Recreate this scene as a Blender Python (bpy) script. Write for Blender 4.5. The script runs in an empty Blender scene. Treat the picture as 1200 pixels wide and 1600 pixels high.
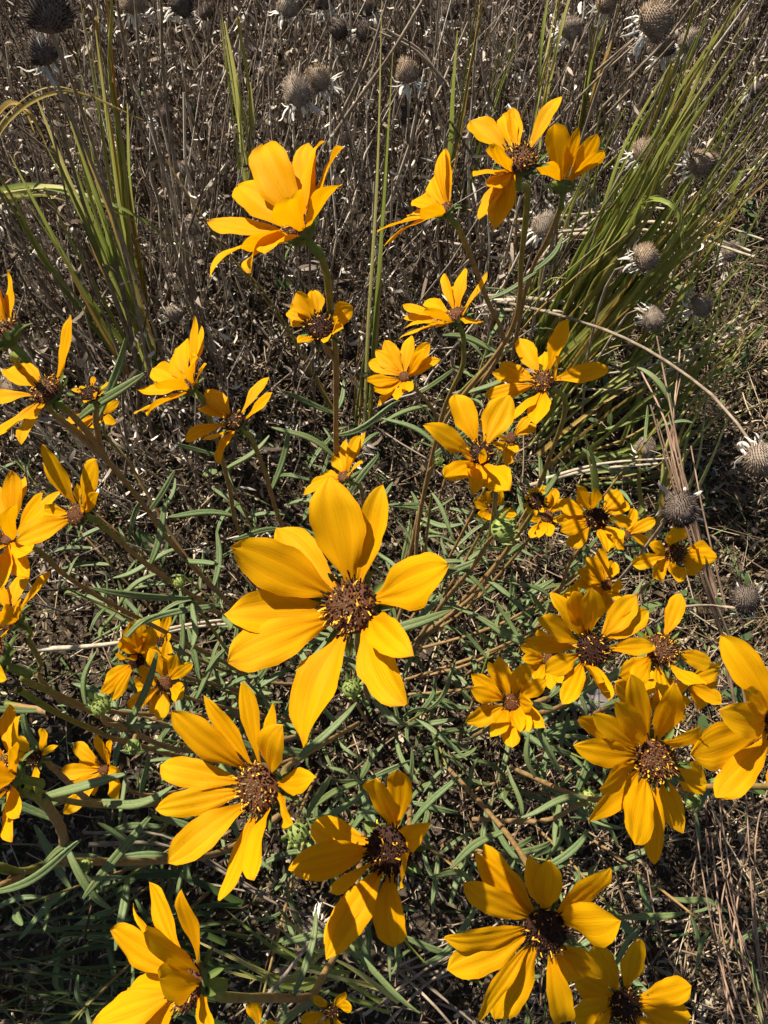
import bpy, math, random
import numpy as np
from mathutils import Vector, Matrix, Quaternion

random.seed(7)
rng = np.random.default_rng(7)
scene = bpy.context.scene
COL = scene.collection
R = math.radians

# ------------------------------------------------------------------ camera
H = 0.90                     # camera height above the soil
PITCH = R(64.0)              # looking down
FPX = 1200.0                 # focal length in photo pixels (1200 x 1600)
CAM = Vector((0, 0, H))
RT = Vector((1, 0, 0))
FW = Vector((0, math.cos(PITCH), -math.sin(PITCH)))
UP = Vector((0, math.sin(PITCH), math.cos(PITCH)))
cam = bpy.data.cameras.new('camera')
cam.sensor_fit = 'VERTICAL'
cam.angle_y = 2 * math.atan(800 / FPX)
cam.clip_start = 0.01
cam.clip_end = 500
camo = bpy.data.objects.new('camera', cam)
camo.location = CAM
camo.rotation_euler = (math.pi / 2 - PITCH, 0, 0)
COL.objects.link(camo)
scene.camera = camo

# ------------------------------------------------------------------ light
SUN = Vector((-0.54, 0.56, 1.0)).normalized()
sun_el = math.asin(SUN.z)
sun_az = math.atan2(SUN.x, SUN.y)
world = bpy.data.worlds.new('World')
scene.world = world
world.use_nodes = True
wn = world.node_tree
bg = wn.nodes['Background']
sky = wn.nodes.new('ShaderNodeTexSky')
sky.sky_type = 'NISHITA'
sky.sun_disc = False
sky.sun_elevation = sun_el
sky.sun_rotation = sun_az
wn.links.new(sky.outputs[0], bg.inputs[0])
bg.inputs[1].default_value = 0.05
sl = bpy.data.lights.new('sun', 'SUN')
sl.energy = 5.0
sl.angle = R(0.5)
sl.color = (1.0, 0.93, 0.82)
so = bpy.data.objects.new('sun', sl)
so.rotation_euler = SUN.to_track_quat('Z', 'Y').to_euler()
COL.objects.link(so)
vs = scene.view_settings
vs.view_transform = 'Standard'
vs.look = 'None'
vs.exposure = 1.1
vs.gamma = 1.0
vs.use_curve_mapping = False
cy = scene.cycles
cy.max_bounces = 4; cy.diffuse_bounces = 2; cy.glossy_bounces = 2; cy.transmission_bounces = 3; cy.transparent_max_bounces = 4
cy.use_adaptive_sampling = True; cy.adaptive_threshold = 0.03
cy.caustics_reflective = False; cy.caustics_refractive = False

# ------------------------------------------------------------------ helpers
def P(x, y, z):
    """point seen at photo pixel (x, y), z metres along the optical axis"""
    return CAM + FW * z + RT * ((x - 600) / FPX * z) - UP * ((y - 800) / FPX * z)

def camdir(v):
    return (RT * v[0] + UP * v[1] - FW * v[2]).normalized()

def ground_z(x, y):
    d = math.sin(PITCH) + (y - 800) / FPX * math.cos(PITCH)
    return H / d

def tag(o, label=None, cat=None, group=None, kind=None):
    if label: o['label'] = label
    if cat: o['category'] = cat
    if group: o['group'] = group
    if kind: o['kind'] = kind
    return o

def empty(name, loc):
    o = bpy.data.objects.new(name, None)
    o.empty_display_size = 0.01
    o.location = loc
    COL.objects.link(o)
    return o

def link(name, me, parent=None, M=None):
    """mesh object; M is its world matrix; parents are never rotated, only moved"""
    o = bpy.data.objects.new(name, me)
    COL.objects.link(o)
    if parent is not None:
        o.parent = parent
        if M is not None:      # world matrix given; meshes without one are already built around the parent
            o.matrix_basis = Matrix.Translation(-Vector(parent.location)) @ M
    elif M is not None:
        o.matrix_basis = M
    return o

def np_mesh(name, V, F, mats, mi=None, smooth=True, uv=None):
    """V (n,3); F list of equally sized index rows (m,3|4) or list of such arrays"""
    if not isinstance(F, list): F = [F]
    F = [np.asarray(f, dtype=np.int32) for f in F if len(f)]
    me = bpy.data.meshes.new(name)
    V = np.asarray(V, dtype=np.float32)
    me.vertices.add(len(V))
    me.vertices.foreach_set('co', V.ravel())
    loops = np.concatenate([f.ravel() for f in F])
    sizes = np.concatenate([np.full(len(f), f.shape[1], np.int32) for f in F])
    starts = np.concatenate([[0], np.cumsum(sizes)[:-1]]).astype(np.int32)
    me.loops.add(len(loops))
    me.loops.foreach_set('vertex_index', loops)
    me.polygons.add(len(sizes))
    me.polygons.foreach_set('loop_start', starts)
    me.polygons.foreach_set('loop_total', sizes)
    if smooth:
        me.polygons.foreach_set('use_smooth', np.ones(len(sizes), bool))
    for m in (mats if isinstance(mats, (list, tuple)) else [mats]):
        me.materials.append(m)
    if mi is not None:
        me.polygons.foreach_set('material_index', np.asarray(mi, np.int32))
    if uv is not None:
        l = me.uv_layers.new(name='UVMap')
        l.data.foreach_set('uv', np.asarray(uv, np.float32)[loops].ravel())
    me.update(calc_edges=True)
    me.validate()
    return me

def nrm(a):
    return a / np.maximum(np.linalg.norm(a, axis=-1, keepdims=True), 1e-9)

def unit(n):
    return nrm(rng.normal(size=(n, 3)))

def ribbons(base, d, nrml, L, W, curl, K=4, taper='leaf', twist=0.0):
    """many curled ribbons at once -> V, F.  base,d,nrml (n,3); L,W,curl (n,)"""
    n = len(base)
    d = nrm(d)
    nrml = nrm(nrml - d * (nrml * d).sum(1, keepdims=True))
    s = np.cross(d, nrml)
    t = np.linspace(0, 1, K)[None, :]
    th = np.where(np.abs(curl) < 1e-3, 1e-3, curl)[:, None]
    a = np.sin(th * t) / th
    b = (1 - np.cos(th * t)) / th
    C = base[:, None] + L[:, None, None] * (a[..., None] * d[:, None] + b[..., None] * nrml[:, None])
    loc_n = np.cos(th * t)[..., None] * nrml[:, None] - np.sin(th * t)[..., None] * d[:, None]
    tw = (np.asarray(twist) * np.ones(n))[:, None] * t
    sv = np.cos(tw)[..., None] * s[:, None] + np.sin(tw)[..., None] * loc_n
    if taper == 'leaf': w = np.sin(np.pi * (0.12 + 0.84 * t)) ** 0.8
    elif taper == 'blade': w = (1 - t) ** 0.6 * 0.95 + 0.05
    else: w = np.ones_like(t)
    w = (w * W[:, None] / 2)[..., None]
    V = np.stack([C - sv * w, C + sv * w], axis=2).reshape(-1, 3)
    k = np.arange(K - 1) * 2
    q = np.stack([k, k + 1, k + 3, k + 2], 1)
    F = (np.arange(n)[:, None, None] * (2 * K) + q[None]).reshape(-1, 4)
    return V, F

def tubes(paths, rad, sides=4):
    """paths (n,K,3), rad (n,K) -> V, F"""
    n, K, _ = paths.shape
    T = nrm(np.gradient(paths, axis=1))
    ref = np.where(np.abs(T[..., 2:3]) > 0.9, np.array([1., 0, 0]), np.array([0, 0, 1.]))
    u = nrm(np.cross(T, ref)); v = np.cross(T, u)
    a = np.arange(sides) / sides * 2 * np.pi
    V = paths[:, :, None] + rad[:, :, None, None] * (np.cos(a)[None, None, :, None] * u[:, :, None] + np.sin(a)[None, None, :, None] * v[:, :, None])
    V = V.reshape(-1, 3)
    i = np.arange(K - 1)[:, None] * sides; j = np.arange(sides)[None]; j2 = (j + 1) % sides
    q = np.stack([i + j, i + j2, i + sides + j2, i + sides + j], -1).reshape(-1, 4)
    F = (np.arange(n)[:, None, None] * (K * sides) + q[None]).reshape(-1, 4)
    return V, F

def merge(parts):
    Vs, Fs, o = [], [], 0
    for V, F in parts:
        Vs.append(V); Fs.append(np.asarray(F) + o); o += len(V)
    return np.concatenate(Vs), np.concatenate(Fs)

def spline(pts, n):
    """Catmull-Rom through pts -> n points"""
    pts = [np.array(p, float) for p in pts]
    if len(pts) == 2: pts = [pts[0], (pts[0] + pts[1]) / 2, pts[1]]
    Q = [2 * pts[0] - pts[1]] + pts + [2 * pts[-1] - pts[-2]]
    seg = len(pts) - 1
    ln = np.array([np.linalg.norm(pts[i + 1] - pts[i]) for i in range(seg)]); cum = np.concatenate([[0], np.cumsum(ln)])
    out = []
    for s in np.linspace(0, cum[-1], n):
        i = min(max(np.searchsorted(cum, s, side='right') - 1, 0), seg - 1)
        t = (s - cum[i]) / max(ln[i], 1e-9)
        p0, p1, p2, p3 = Q[i:i + 4]
        out.append(0.5 * ((2 * p1) + (-p0 + p2) * t + (2 * p0 - 5 * p1 + 4 * p2 - p3) * t * t + (-p0 + 3 * p1 - 3 * p2 + p3) * t ** 3))
    return np.array(out)

# ------------------------------------------------------------------ materials
def new_mat(name):
    m = bpy.data.materials.new(name)
    m.use_nodes = True
    nt = m.node_tree
    b = nt.nodes['Principled BSDF']
    return m, nt, b

def ramp(nt, stops, interp='LINEAR'):
    r = nt.nodes.new('ShaderNodeValToRGB')
    r.color_ramp.interpolation = interp
    e = r.color_ramp.elements
    while len(e) < len(stops): e.new(0.5)
    for el, (p, c) in zip(e, stops):
        el.position = p; el.color = (c[0], c[1], c[2], 1)
    return r

def mixc(nt, a, b, fac, mode='MIX'):
    m = nt.nodes.new('ShaderNodeMix'); m.data_type = 'RGBA'; m.blend_type = mode
    for sock, v in ((m.inputs[0], fac), (m.inputs[6], a), (m.inputs[7], b)):
        if isinstance(v, bpy.types.NodeSocket): nt.links.new(v, sock)
        elif isinstance(v, (tuple, list)): sock.default_value = (v[0], v[1], v[2], 1)
        else: sock.default_value = v
    return m.outputs[2]

def math_n(nt, op, a, b=0.0):
    m = nt.nodes.new('ShaderNodeMath'); m.operation = op
    for sock, v in ((m.inputs[0], a), (m.inputs[1], b)):
        if isinstance(v, bpy.types.NodeSocket): nt.links.new(v, sock)
        else: sock.default_value = v
    return m.outputs[0]

def noise(nt, scale, vec=None, detail=3.0, rough=0.55):
    n = nt.nodes.new('ShaderNodeTexNoise')
    n.inputs['Scale'].default_value = scale; n.inputs['Detail'].default_value = detail; n.inputs['Roughness'].default_value = rough
    if vec is not None: nt.links.new(vec, n.inputs['Vector'])
    return n.outputs[0]

def objcoord(nt):
    t = nt.nodes.new('ShaderNodeTexCoord')
    return t.outputs['Object']

def uvscaled(nt, sx, sy):
    t = nt.nodes.new('ShaderNodeTexCoord')
    m = nt.nodes.new('ShaderNodeMapping'); m.inputs['Scale'].default_value = (sx, sy, 1)
    oi = nt.nodes.new('ShaderNodeObjectInfo')
    c = nt.nodes.new('ShaderNodeCombineXYZ')
    nt.links.new(math_n(nt, 'MULTIPLY', oi.outputs['Random'], 37.0), c.inputs[2])
    nt.links.new(c.outputs[0], m.inputs['Location'])
    nt.links.new(t.outputs['UV'], m.inputs['Vector'])
    return t.outputs['UV'], m.outputs[0]

def sep(nt, v):
    s = nt.nodes.new('ShaderNodeSeparateXYZ'); nt.links.new(v, s.inputs[0]); return s.outputs

def bump(nt, b, h, strength, dist):
    n = nt.nodes.new('ShaderNodeBump'); n.inputs['Strength'].default_value = strength; n.inputs['Distance'].default_value = dist
    nt.links.new(h, n.inputs['Height']); nt.links.new(n.outputs[0], b.inputs['Normal'])
    return n.outputs[0]

def add_translucent(nt, b, col, fac, normal=None):
    out = nt.nodes['Material Output']
    t = nt.nodes.new('ShaderNodeBsdfTranslucent')
    if isinstance(col, bpy.types.NodeSocket): nt.links.new(col, t.inputs[0])
    else: t.inputs[0].default_value = (*col, 1)
    if normal is not None: nt.links.new(normal, t.inputs['Normal'])
    m = nt.nodes.new('ShaderNodeMixShader'); m.inputs[0].default_value = fac
    nt.links.new(b.outputs[0], m.inputs[1]); nt.links.new(t.outputs[0], m.inputs[2])
    nt.links.new(m.outputs[0], out.inputs[0])

def petal_material():
    m, nt, b = new_mat('petal_yellow')
    uv, uvs = uvscaled(nt, 38, 1.3)
    u, v, _ = sep(nt, uv)
    streak = noise(nt, 1.0, uvs, 4, 0.6)
    oi = nt.nodes.new('ShaderNodeObjectInfo')
    c1 = ramp(nt, [(0.0, (0.60, 0.245, 0.001)), (0.35, (0.68, 0.335, 0.0015)), (1.0, (0.72, 0.40, 0.003))])
    nt.links.new(v, c1.inputs[0])
    vein = ramp(nt, [(0.30, (0, 0, 0)), (0.52, (1, 1, 1))]); nt.links.new(streak, vein.inputs[0])
    c = mixc(nt, (0.56, 0.21, 0.001), c1.outputs[0], vein.outputs[0])
    c = mixc(nt, c1.outputs[0], c, 0.55)
    # darker orange along the two grooves beside the midrib
    gr = math_n(nt, 'COSINE', math_n(nt, 'MULTIPLY', math_n(nt, 'SUBTRACT', u, 0.5), 6 * math.pi))
    gm = ramp(nt, [(0.0, (1, 1, 1)), (0.30, (0, 0, 0))]); nt.links.new(math_n(nt, 'MULTIPLY_ADD', gr, 0.5), gm.inputs[0]); nt.nodes[-1].inputs[2].default_value = 0.5
    c = mixc(nt, c, (0.56, 0.205, 0.001), math_n(nt, 'MULTIPLY', gm.outputs[0], 0.30))
    # a few petals more orange
    c = mixc(nt, c, (0.65, 0.27, 0.001), math_n(nt, 'MULTIPLY', oi.outputs['Random'], 0.3))
    # blemishes
    bl = noise(nt, 420, objcoord(nt), 2, 0.5)
    blr = ramp(nt, [(0.70, (0, 0, 0)), (0.78, (1, 1, 1))]); nt.links.new(bl, blr.inputs[0])
    c = mixc(nt, c, (0.40, 0.15, 0.01), math_n(nt, 'MULTIPLY', blr.outputs[0], 0.35))
    # browned, dry tips here and there
    tipm = ramp(nt, [(0.90, (0, 0, 0)), (1.0, (1, 1, 1))]); nt.links.new(v, tipm.inputs[0])
    tn = noise(nt, 160, objcoord(nt), 2, 0.5)
    tr = ramp(nt, [(0.48, (0, 0, 0)), (0.62, (1, 1, 1))]); nt.links.new(tn, tr.inputs[0])
    c = mixc(nt, c, (0.36, 0.16, 0.02), math_n(nt, 'MULTIPLY', math_n(nt, 'MULTIPLY', tipm.outputs[0], tr.outputs[0]), 0.6))
    nt.links.new(c, b.inputs['Base Color'])
    b.inputs['Roughness'].default_value = 0.55
    b.inputs['Specular IOR Level'].default_value = 0.06
    nb = bump(nt, b, streak, 0.35, 0.0006)
    add_translucent(nt, b, mixc(nt, c, (0.80, 0.36, 0.0), 0.5), 0.42, nb)
    return m

def island_material(name, stops, rough=0.8, trans=0.0, spec=0.15, blotch=None):
    m, nt, b = new_mat(name)
    g = nt.nodes.new('ShaderNodeNewGeometry')
    r = ramp(nt, stops); nt.links.new(g.outputs['Random Per Island'], r.inputs[0])
    c = r.outputs[0]
    if blotch:
        nz = noise(nt, blotch, objcoord(nt), 3, 0.6)
        rr = ramp(nt, [(0.3, (0.45, 0.42, 0.4)), (0.7, (1.25, 1.22, 1.2))]); nt.links.new(nz, rr.inputs[0])
        c = mixc(nt, c, rr.outputs[0], 0.8, 'MULTIPLY')
    if rough >= 0.8:            # dead, matt matter
        d = nt.nodes.new('ShaderNodeBsdfDiffuse'); nt.links.new(c, d.inputs[0])
        nt.links.new(d.outputs[0], nt.nodes['Material Output'].inputs[0]); nt.nodes.remove(b)
        return m
    nt.links.new(c, b.inputs['Base Color'])
    b.inputs['Roughness'].default_value = rough
    b.inputs['Specular IOR Level'].default_value = spec
    if trans: add_translucent(nt, b, c, trans)
    return m

def plain_material(name, c1, c2, scale, rough=0.7, trans=0.0, spec=0.2, bstr=0.3, bdist=0.0005):
    m, nt, b = new_mat(name)
    oi = nt.nodes.new('ShaderNodeObjectInfo')
    nz = noise(nt, scale, objcoord(nt), 4, 0.6)
    r = ramp(nt, [(0.3, c1), (0.7, c2)]); nt.links.new(nz, r.inputs[0])
    k = math_n(nt, 'MULTIPLY_ADD', oi.outputs['Random'], 0.5); nt.nodes[-1].inputs[2].default_value = 0.75
    cc = nt.nodes.new('ShaderNodeCombineXYZ')
    for i in range(3): nt.links.new(k, cc.inputs[i])
    c = mixc(nt, r.outputs[0], cc.outputs[0], 1.0, 'MULTIPLY')
    nt.links.new(c, b.inputs['Base Color'])
    b.inputs['Roughness'].default_value = rough
    b.inputs['Specular IOR Level'].default_value = spec
    bump(nt, b, nz, bstr, bdist)
    if trans: add_translucent(nt, b, c, trans)
    return m

def stem_material():
    m, nt, b = new_mat('flower_stem')
    uv, uvs = uvscaled(nt, 3, 60)
    u, v, _ = sep(nt, uv)
    nz = noise(nt, 1.0, uvs, 4, 0.6)
    r = ramp(nt, [(0.0, (0.13, 0.17, 0.022)), (0.14, (0.17, 0.16, 0.03)), (0.34, (0.26, 0.15, 0.05)), (1.0, (0.24, 0.15, 0.065))])
    nt.links.new(v, r.inputs[0])
    rr = ramp(nt, [(0.3, (0.6, 0.6, 0.6)), (0.7, (1.2, 1.2, 1.2))]); nt.links.new(nz, rr.inputs[0])
    c = mixc(nt, r.outputs[0], rr.outputs[0], 1.0, 'MULTIPLY')
    nt.links.new(c, b.inputs['Base Color'])
    b.inputs['Roughness'].default_value = 0.6
    b.inputs['Specular IOR Level'].default_value = 0.25
    bump(nt, b, nz, 0.5, 0.0004)
    return m

def leaf_material():
    m, nt, b = new_mat('narrow_leaf')
    uv, uvs = uvscaled(nt, 8, 30)
    u, v, _ = sep(nt, uv)
    oi = nt.nodes.new('ShaderNodeObjectInfo')
    nz = noise(nt, 1.0, uvs, 4, 0.65)
    r = ramp(nt, [(0.25, (0.062, 0.100, 0.032)), (0.75, (0.165, 0.215, 0.082))]); nt.links.new(nz, r.inputs[0])
    # pale midrib
    mid = math_n(nt, 'LESS_THAN', math_n(nt, 'ABSOLUTE', math_n(nt, 'SUBTRACT', u, 0.5)), 0.05)
    c = mixc(nt, r.outputs[0], (0.20, 0.27, 0.13), math_n(nt, 'MULTIPLY', mid, 0.6))
    # brown damage in patches and at the tip of some leaves
    _, uv2 = uvscaled(nt, 1.5, 5)
    n2 = noise(nt, 1.0, uv2, 3, 0.6)
    rr = ramp(nt, [(0.64, (0, 0, 0)), (0.70, (1, 1, 1))]); nt.links.new(n2, rr.inputs[0])
    c = mixc(nt, c, (0.22, 0.14, 0.07), rr.outputs[0])
    c = mixc(nt, c, (0.15, 0.17, 0.05), math_n(nt, 'MULTIPLY', oi.outputs['Random'], 0.4))
    nt.links.new(c, b.inputs['Base Color'])
    b.inputs['Roughness'].default_value = 0.5
    b.inputs['Specular IOR Level'].default_value = 0.3
    nb = bump(nt, b, nz, 0.6, 0.0005)
    add_translucent(nt, b, mixc(nt, c, (0.12, 0.22, 0.02), 0.5), 0.15)
    return m

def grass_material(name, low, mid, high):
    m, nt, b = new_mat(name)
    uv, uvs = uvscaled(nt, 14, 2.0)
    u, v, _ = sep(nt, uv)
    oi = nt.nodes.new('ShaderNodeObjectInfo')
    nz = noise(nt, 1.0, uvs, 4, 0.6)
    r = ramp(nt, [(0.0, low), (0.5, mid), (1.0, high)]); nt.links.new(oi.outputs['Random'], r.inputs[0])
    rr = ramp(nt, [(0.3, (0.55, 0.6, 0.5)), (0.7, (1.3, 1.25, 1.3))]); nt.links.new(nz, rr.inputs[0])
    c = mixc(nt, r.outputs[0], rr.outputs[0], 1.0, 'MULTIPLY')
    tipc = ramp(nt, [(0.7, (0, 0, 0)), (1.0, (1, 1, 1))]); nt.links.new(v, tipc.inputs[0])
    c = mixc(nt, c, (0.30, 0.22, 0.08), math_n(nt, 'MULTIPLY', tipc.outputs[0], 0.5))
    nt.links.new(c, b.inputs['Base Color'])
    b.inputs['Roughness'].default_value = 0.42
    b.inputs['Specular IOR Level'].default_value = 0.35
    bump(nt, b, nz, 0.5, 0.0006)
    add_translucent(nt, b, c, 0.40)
    return m

M_petal = petal_material()
M_stem = stem_material()
M_leaf = leaf_material()
M_cup = plain_material('flower_cup_green', (0.05, 0.085, 0.018), (0.13, 0.17, 0.035), 260, 0.6, 0.15, 0.25)
M_bud = plain_material('bud_green', (0.16, 0.22, 0.05), (0.30, 0.34, 0.09), 300, 0.55, 0.2, 0.25)
M_disc = island_material('disc_floret', [(0, (0.0153, 0.0063, 0.0036)), (0.35, (0.051, 0.0171, 0.0072)), (0.7, (0.09775, 0.0342, 0.0117)), (0.9, (0.153, 0.081, 0.0198)), (1, (0.255, 0.153, 0.0225))], 0.7)
M_discdark = island_material('disc_floret_dark', [(0, (0.010, 0.005, 0.003)), (0.6, (0.028, 0.010, 0.005)), (1, (0.09, 0.035, 0.012))], 0.7)
M_pollen = island_material('disc_pollen', [(0, (0.50, 0.22, 0.012)), (1, (0.78, 0.42, 0.03))], 0.6)
M_grey = island_material('disc_floret_grey', [(0, (0.06, 0.038, 0.016)), (1, (0.22, 0.16, 0.075))], 0.75)
M_spike = island_material('seed_spike', [(0, (0.0702, 0.05148, 0.03744)), (0.5, (0.1794, 0.1365, 0.1014)), (1, (0.3276, 0.2652, 0.2028))], 0.85)
M_spikeb = island_material('seed_spike_brown', [(0, (0.068, 0.0456, 0.0294)), (0.5, (0.1904, 0.1254, 0.0756)), (1, (0.3128, 0.2508, 0.1848))], 0.85)
M_spiked = island_material('seed_spike_dark_shade', [(0, (0.02, 0.014, 0.012)), (0.6, (0.06, 0.043, 0.034)), (1, (0.20, 0.16, 0.125))], 0.85)  # dark heads, with the shade of the backlit cones put into the colour
M_frill = plain_material('dried_bract', (0.42, 0.37, 0.30), (0.78, 0.73, 0.64), 200, 0.85, 0.2, 0.1)
M_dry = plain_material('dry_stalk', (0.13, 0.095, 0.065), (0.30, 0.235, 0.165), 90, 0.85, 0.0, 0.1)
M_straw = plain_material('pale_straw', (0.26, 0.20, 0.13), (0.50, 0.42, 0.30), 120, 0.75, 0.0, 0.2)
M_red = plain_material('red_dry_stalk', (0.15, 0.085, 0.055), (0.32, 0.215, 0.14), 60, 0.7, 0.0, 0.2)
M_grass = grass_material('grass_green', (0.1661, 0.2119, 0.03872), (0.2908, 0.3252, 0.06776), (0.4984, 0.4435, 0.1549))
M_grass_shade = grass_material('grass_shade_dark', (0.045, 0.075, 0.018), (0.07, 0.11, 0.025), (0.11, 0.14, 0.04))  # the corner's shade is put into these darker blade greens
M_grassy = grass_material('grass_straw', (0.30, 0.25, 0.06), (0.38, 0.27, 0.07), (0.42, 0.24, 0.05))
M_litter = island_material('dead_leaf', [(0, (0.02531, 0.01668, 0.009054)), (0.30, (0.07953, 0.05421, 0.03019)), (0.60, (0.159, 0.1147, 0.06943)), (0.82, (0.2603, 0.2015, 0.1298)), (1, (0.4483, 0.3753, 0.2596))], 0.85, 0.15, 0.1)
M_curl = island_material('curled_dead_leaf', [(0, (0.05, 0.036, 0.025)), (0.35, (0.15, 0.112, 0.08)), (0.65, (0.27, 0.215, 0.16)), (0.80, (0.42, 0.355, 0.28)), (1, (0.70, 0.63, 0.53))], 0.85, 0.15, 0.1)
M_thicket = island_material('dead_stem', [(0, (0.06, 0.043, 0.030)), (0.4, (0.18, 0.137, 0.10)), (0.75, (0.33, 0.268, 0.205)), (1, (0.56, 0.48, 0.385))], 0.85, 0.0, 0.1)
M_thatch = island_material('straw_litter', [(0, (0.06128, 0.03787, 0.02339)), (0.45, (0.1663, 0.1111, 0.06944)), (0.8, (0.2889, 0.2104, 0.1316)), (1, (0.4377, 0.3534, 0.2266))], 0.8, 0.08, 0.15)
M_under = island_material('green_herb', [(0, (0.035, 0.065, 0.016)), (0.6, (0.085, 0.13, 0.036)), (0.9, (0.16, 0.19, 0.06)), (1, (0.24, 0.22, 0.09))], 0.6, 0.2, 0.25)

def soil_material():
    m, nt, b = new_mat('soil')
    oc = objcoord(nt)
    n1 = noise(nt, 9, oc, 6, 0.65); n2 = noise(nt, 120, oc, 5, 0.7)
    r = ramp(nt, [(0.3, (0.035, 0.026, 0.019)), (0.7, (0.105, 0.080, 0.058))])
    nt.links.new(math_n(nt, 'MULTIPLY_ADD', n2, 0.6), r.inputs[0])
    nt.nodes[-1].inputs[2].default_value = 0.2
    nt.links.new(r.outputs[0], b.inputs['Base Color'])
    b.inputs['Roughness'].default_value = 0.95
    b.inputs['Specular IOR Level'].default_value = 0.1
    bump(nt, b, n2, 0.8, 0.01)
    return m
M_soil = soil_material()

# ------------------------------------------------------------------ ground
def gh(x, y):
    return 0.012 * np.sin(x * 7.1 + 1.3) * np.cos(y * 6.3 + 0.4) + 0.008 * np.sin(x * 17 + y * 13) - 0.02

g1 = np.concatenate([np.linspace(-60, -2.2, 14), np.linspace(-2, 2, 90), np.linspace(2.2, 60, 14)])
g2 = np.concatenate([np.linspace(-60, -1.7, 14), np.linspace(-1.5, 3.5, 110), np.linspace(3.7, 120, 16)])
X, Y = np.meshgrid(g1, g2)
V = np.stack([X, Y, gh(X, Y)], -1).reshape(-1, 3)
nx = len(g1)
i = (np.arange(len(g2) - 1)[:, None] * nx + np.arange(nx - 1)[None]).ravel()
F = np.stack([i, i + 1, i + nx + 1, i + nx], 1)
tag(link('ground', np_mesh('ground', V, F, M_soil)), kind='structure')

# ------------------------------------------------------------------ background growth (uncountable)
def thicket_weight(x, y):
    """1 where the dead brown stand grows, 0 in the sunflower's own patch and to the lower right"""
    edge = 0.50 + 0.10 * np.sin(x * 5) - 0.12 * (x < -0.2)
    w = np.clip((y - edge) / 0.18, 0, 1)
    r = np.clip((x - 0.20) / 0.15, 0, 1) * np.clip((1.05 - y) / 0.2, 0, 1)
    return w * (1 - 0.80 * r)

def build_thicket():
    n = 13000
    x = rng.uniform(-1.4, 1.5, n * 2); y = rng.uniform(0.15, 2.6, n * 2)
    keep = rng.random(n * 2) < np.clip(thicket_weight(x, y), 0.0, 1)
    x, y = x[keep][:n], y[keep][:n]; n = len(x)
    h = rng.uniform(0.12, 0.40, n) * (0.75 + 0.25 * np.clip((y - 0.5) / 0.4, 0, 1))
    lean = rng.normal(0, 0.26, (n, 2)) + 0.16 * np.stack([np.sin(x * 6 + y * 3), np.cos(y * 7 - x * 4)], 1); lean[:, 1] -= 0.05
    K = 5
    t = np.linspace(0, 1, K)
    pts = np.zeros((n, K, 3))
    wob = rng.normal(0, 0.006, (n, K, 2))
    pts[..., 0] = x[:, None] + lean[:, 0:1] * h[:, None] * t + wob[..., 0]
    pts[..., 1] = y[:, None] + lean[:, 1:2] * h[:, None] * t + wob[..., 1]
    pts[..., 2] = gh(x, y)[:, None] + h[:, None] * t
    rad = (rng.gamma(4, 0.00028, n).clip(0.0005, 0.0024)[:, None]) * (1.1 - 0.5 * t)
    V, F = tubes(pts, rad, 4)
    tag(link('dry_stems', np_mesh('dry_stems', V, F, M_thicket)), 'dense stand of thin grey brown dead stems behind the sunflowers', 'dry stems', kind='stuff')
    # small curled leaves clinging to these stems
    m = 8
    N = n * m
    si = np.repeat(np.arange(n), m)
    tt = rng.uniform(0.05, 1.0, N)
    k = np.minimum((tt * (K - 1)).astype(int), K - 2); f = tt * (K - 1) - k
    base = pts[si, k] * (1 - f[:, None]) + pts[si, k + 1] * f[:, None]
    d = unit(N); d[:, 2] = d[:, 2] * 0.6 + 0.15
    L = rng.gamma(4, 0.0042, N).clip(0.006, 0.04); W = (L * rng.uniform(0.08, 0.24, N)).clip(0.0008, 0.005)
    curl = rng.normal(0, 3.4, N)
    V, F = ribbons(base, d, unit(N), L, W, curl, 5, 'leaf', rng.normal(0, 1.6, N))
    tag(link('dead_leaves', np_mesh('dead_leaves', V, F, M_curl)), 'small curled grey and tan dead leaves clinging among the dry stems', 'dead leaves', kind='stuff')

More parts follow.
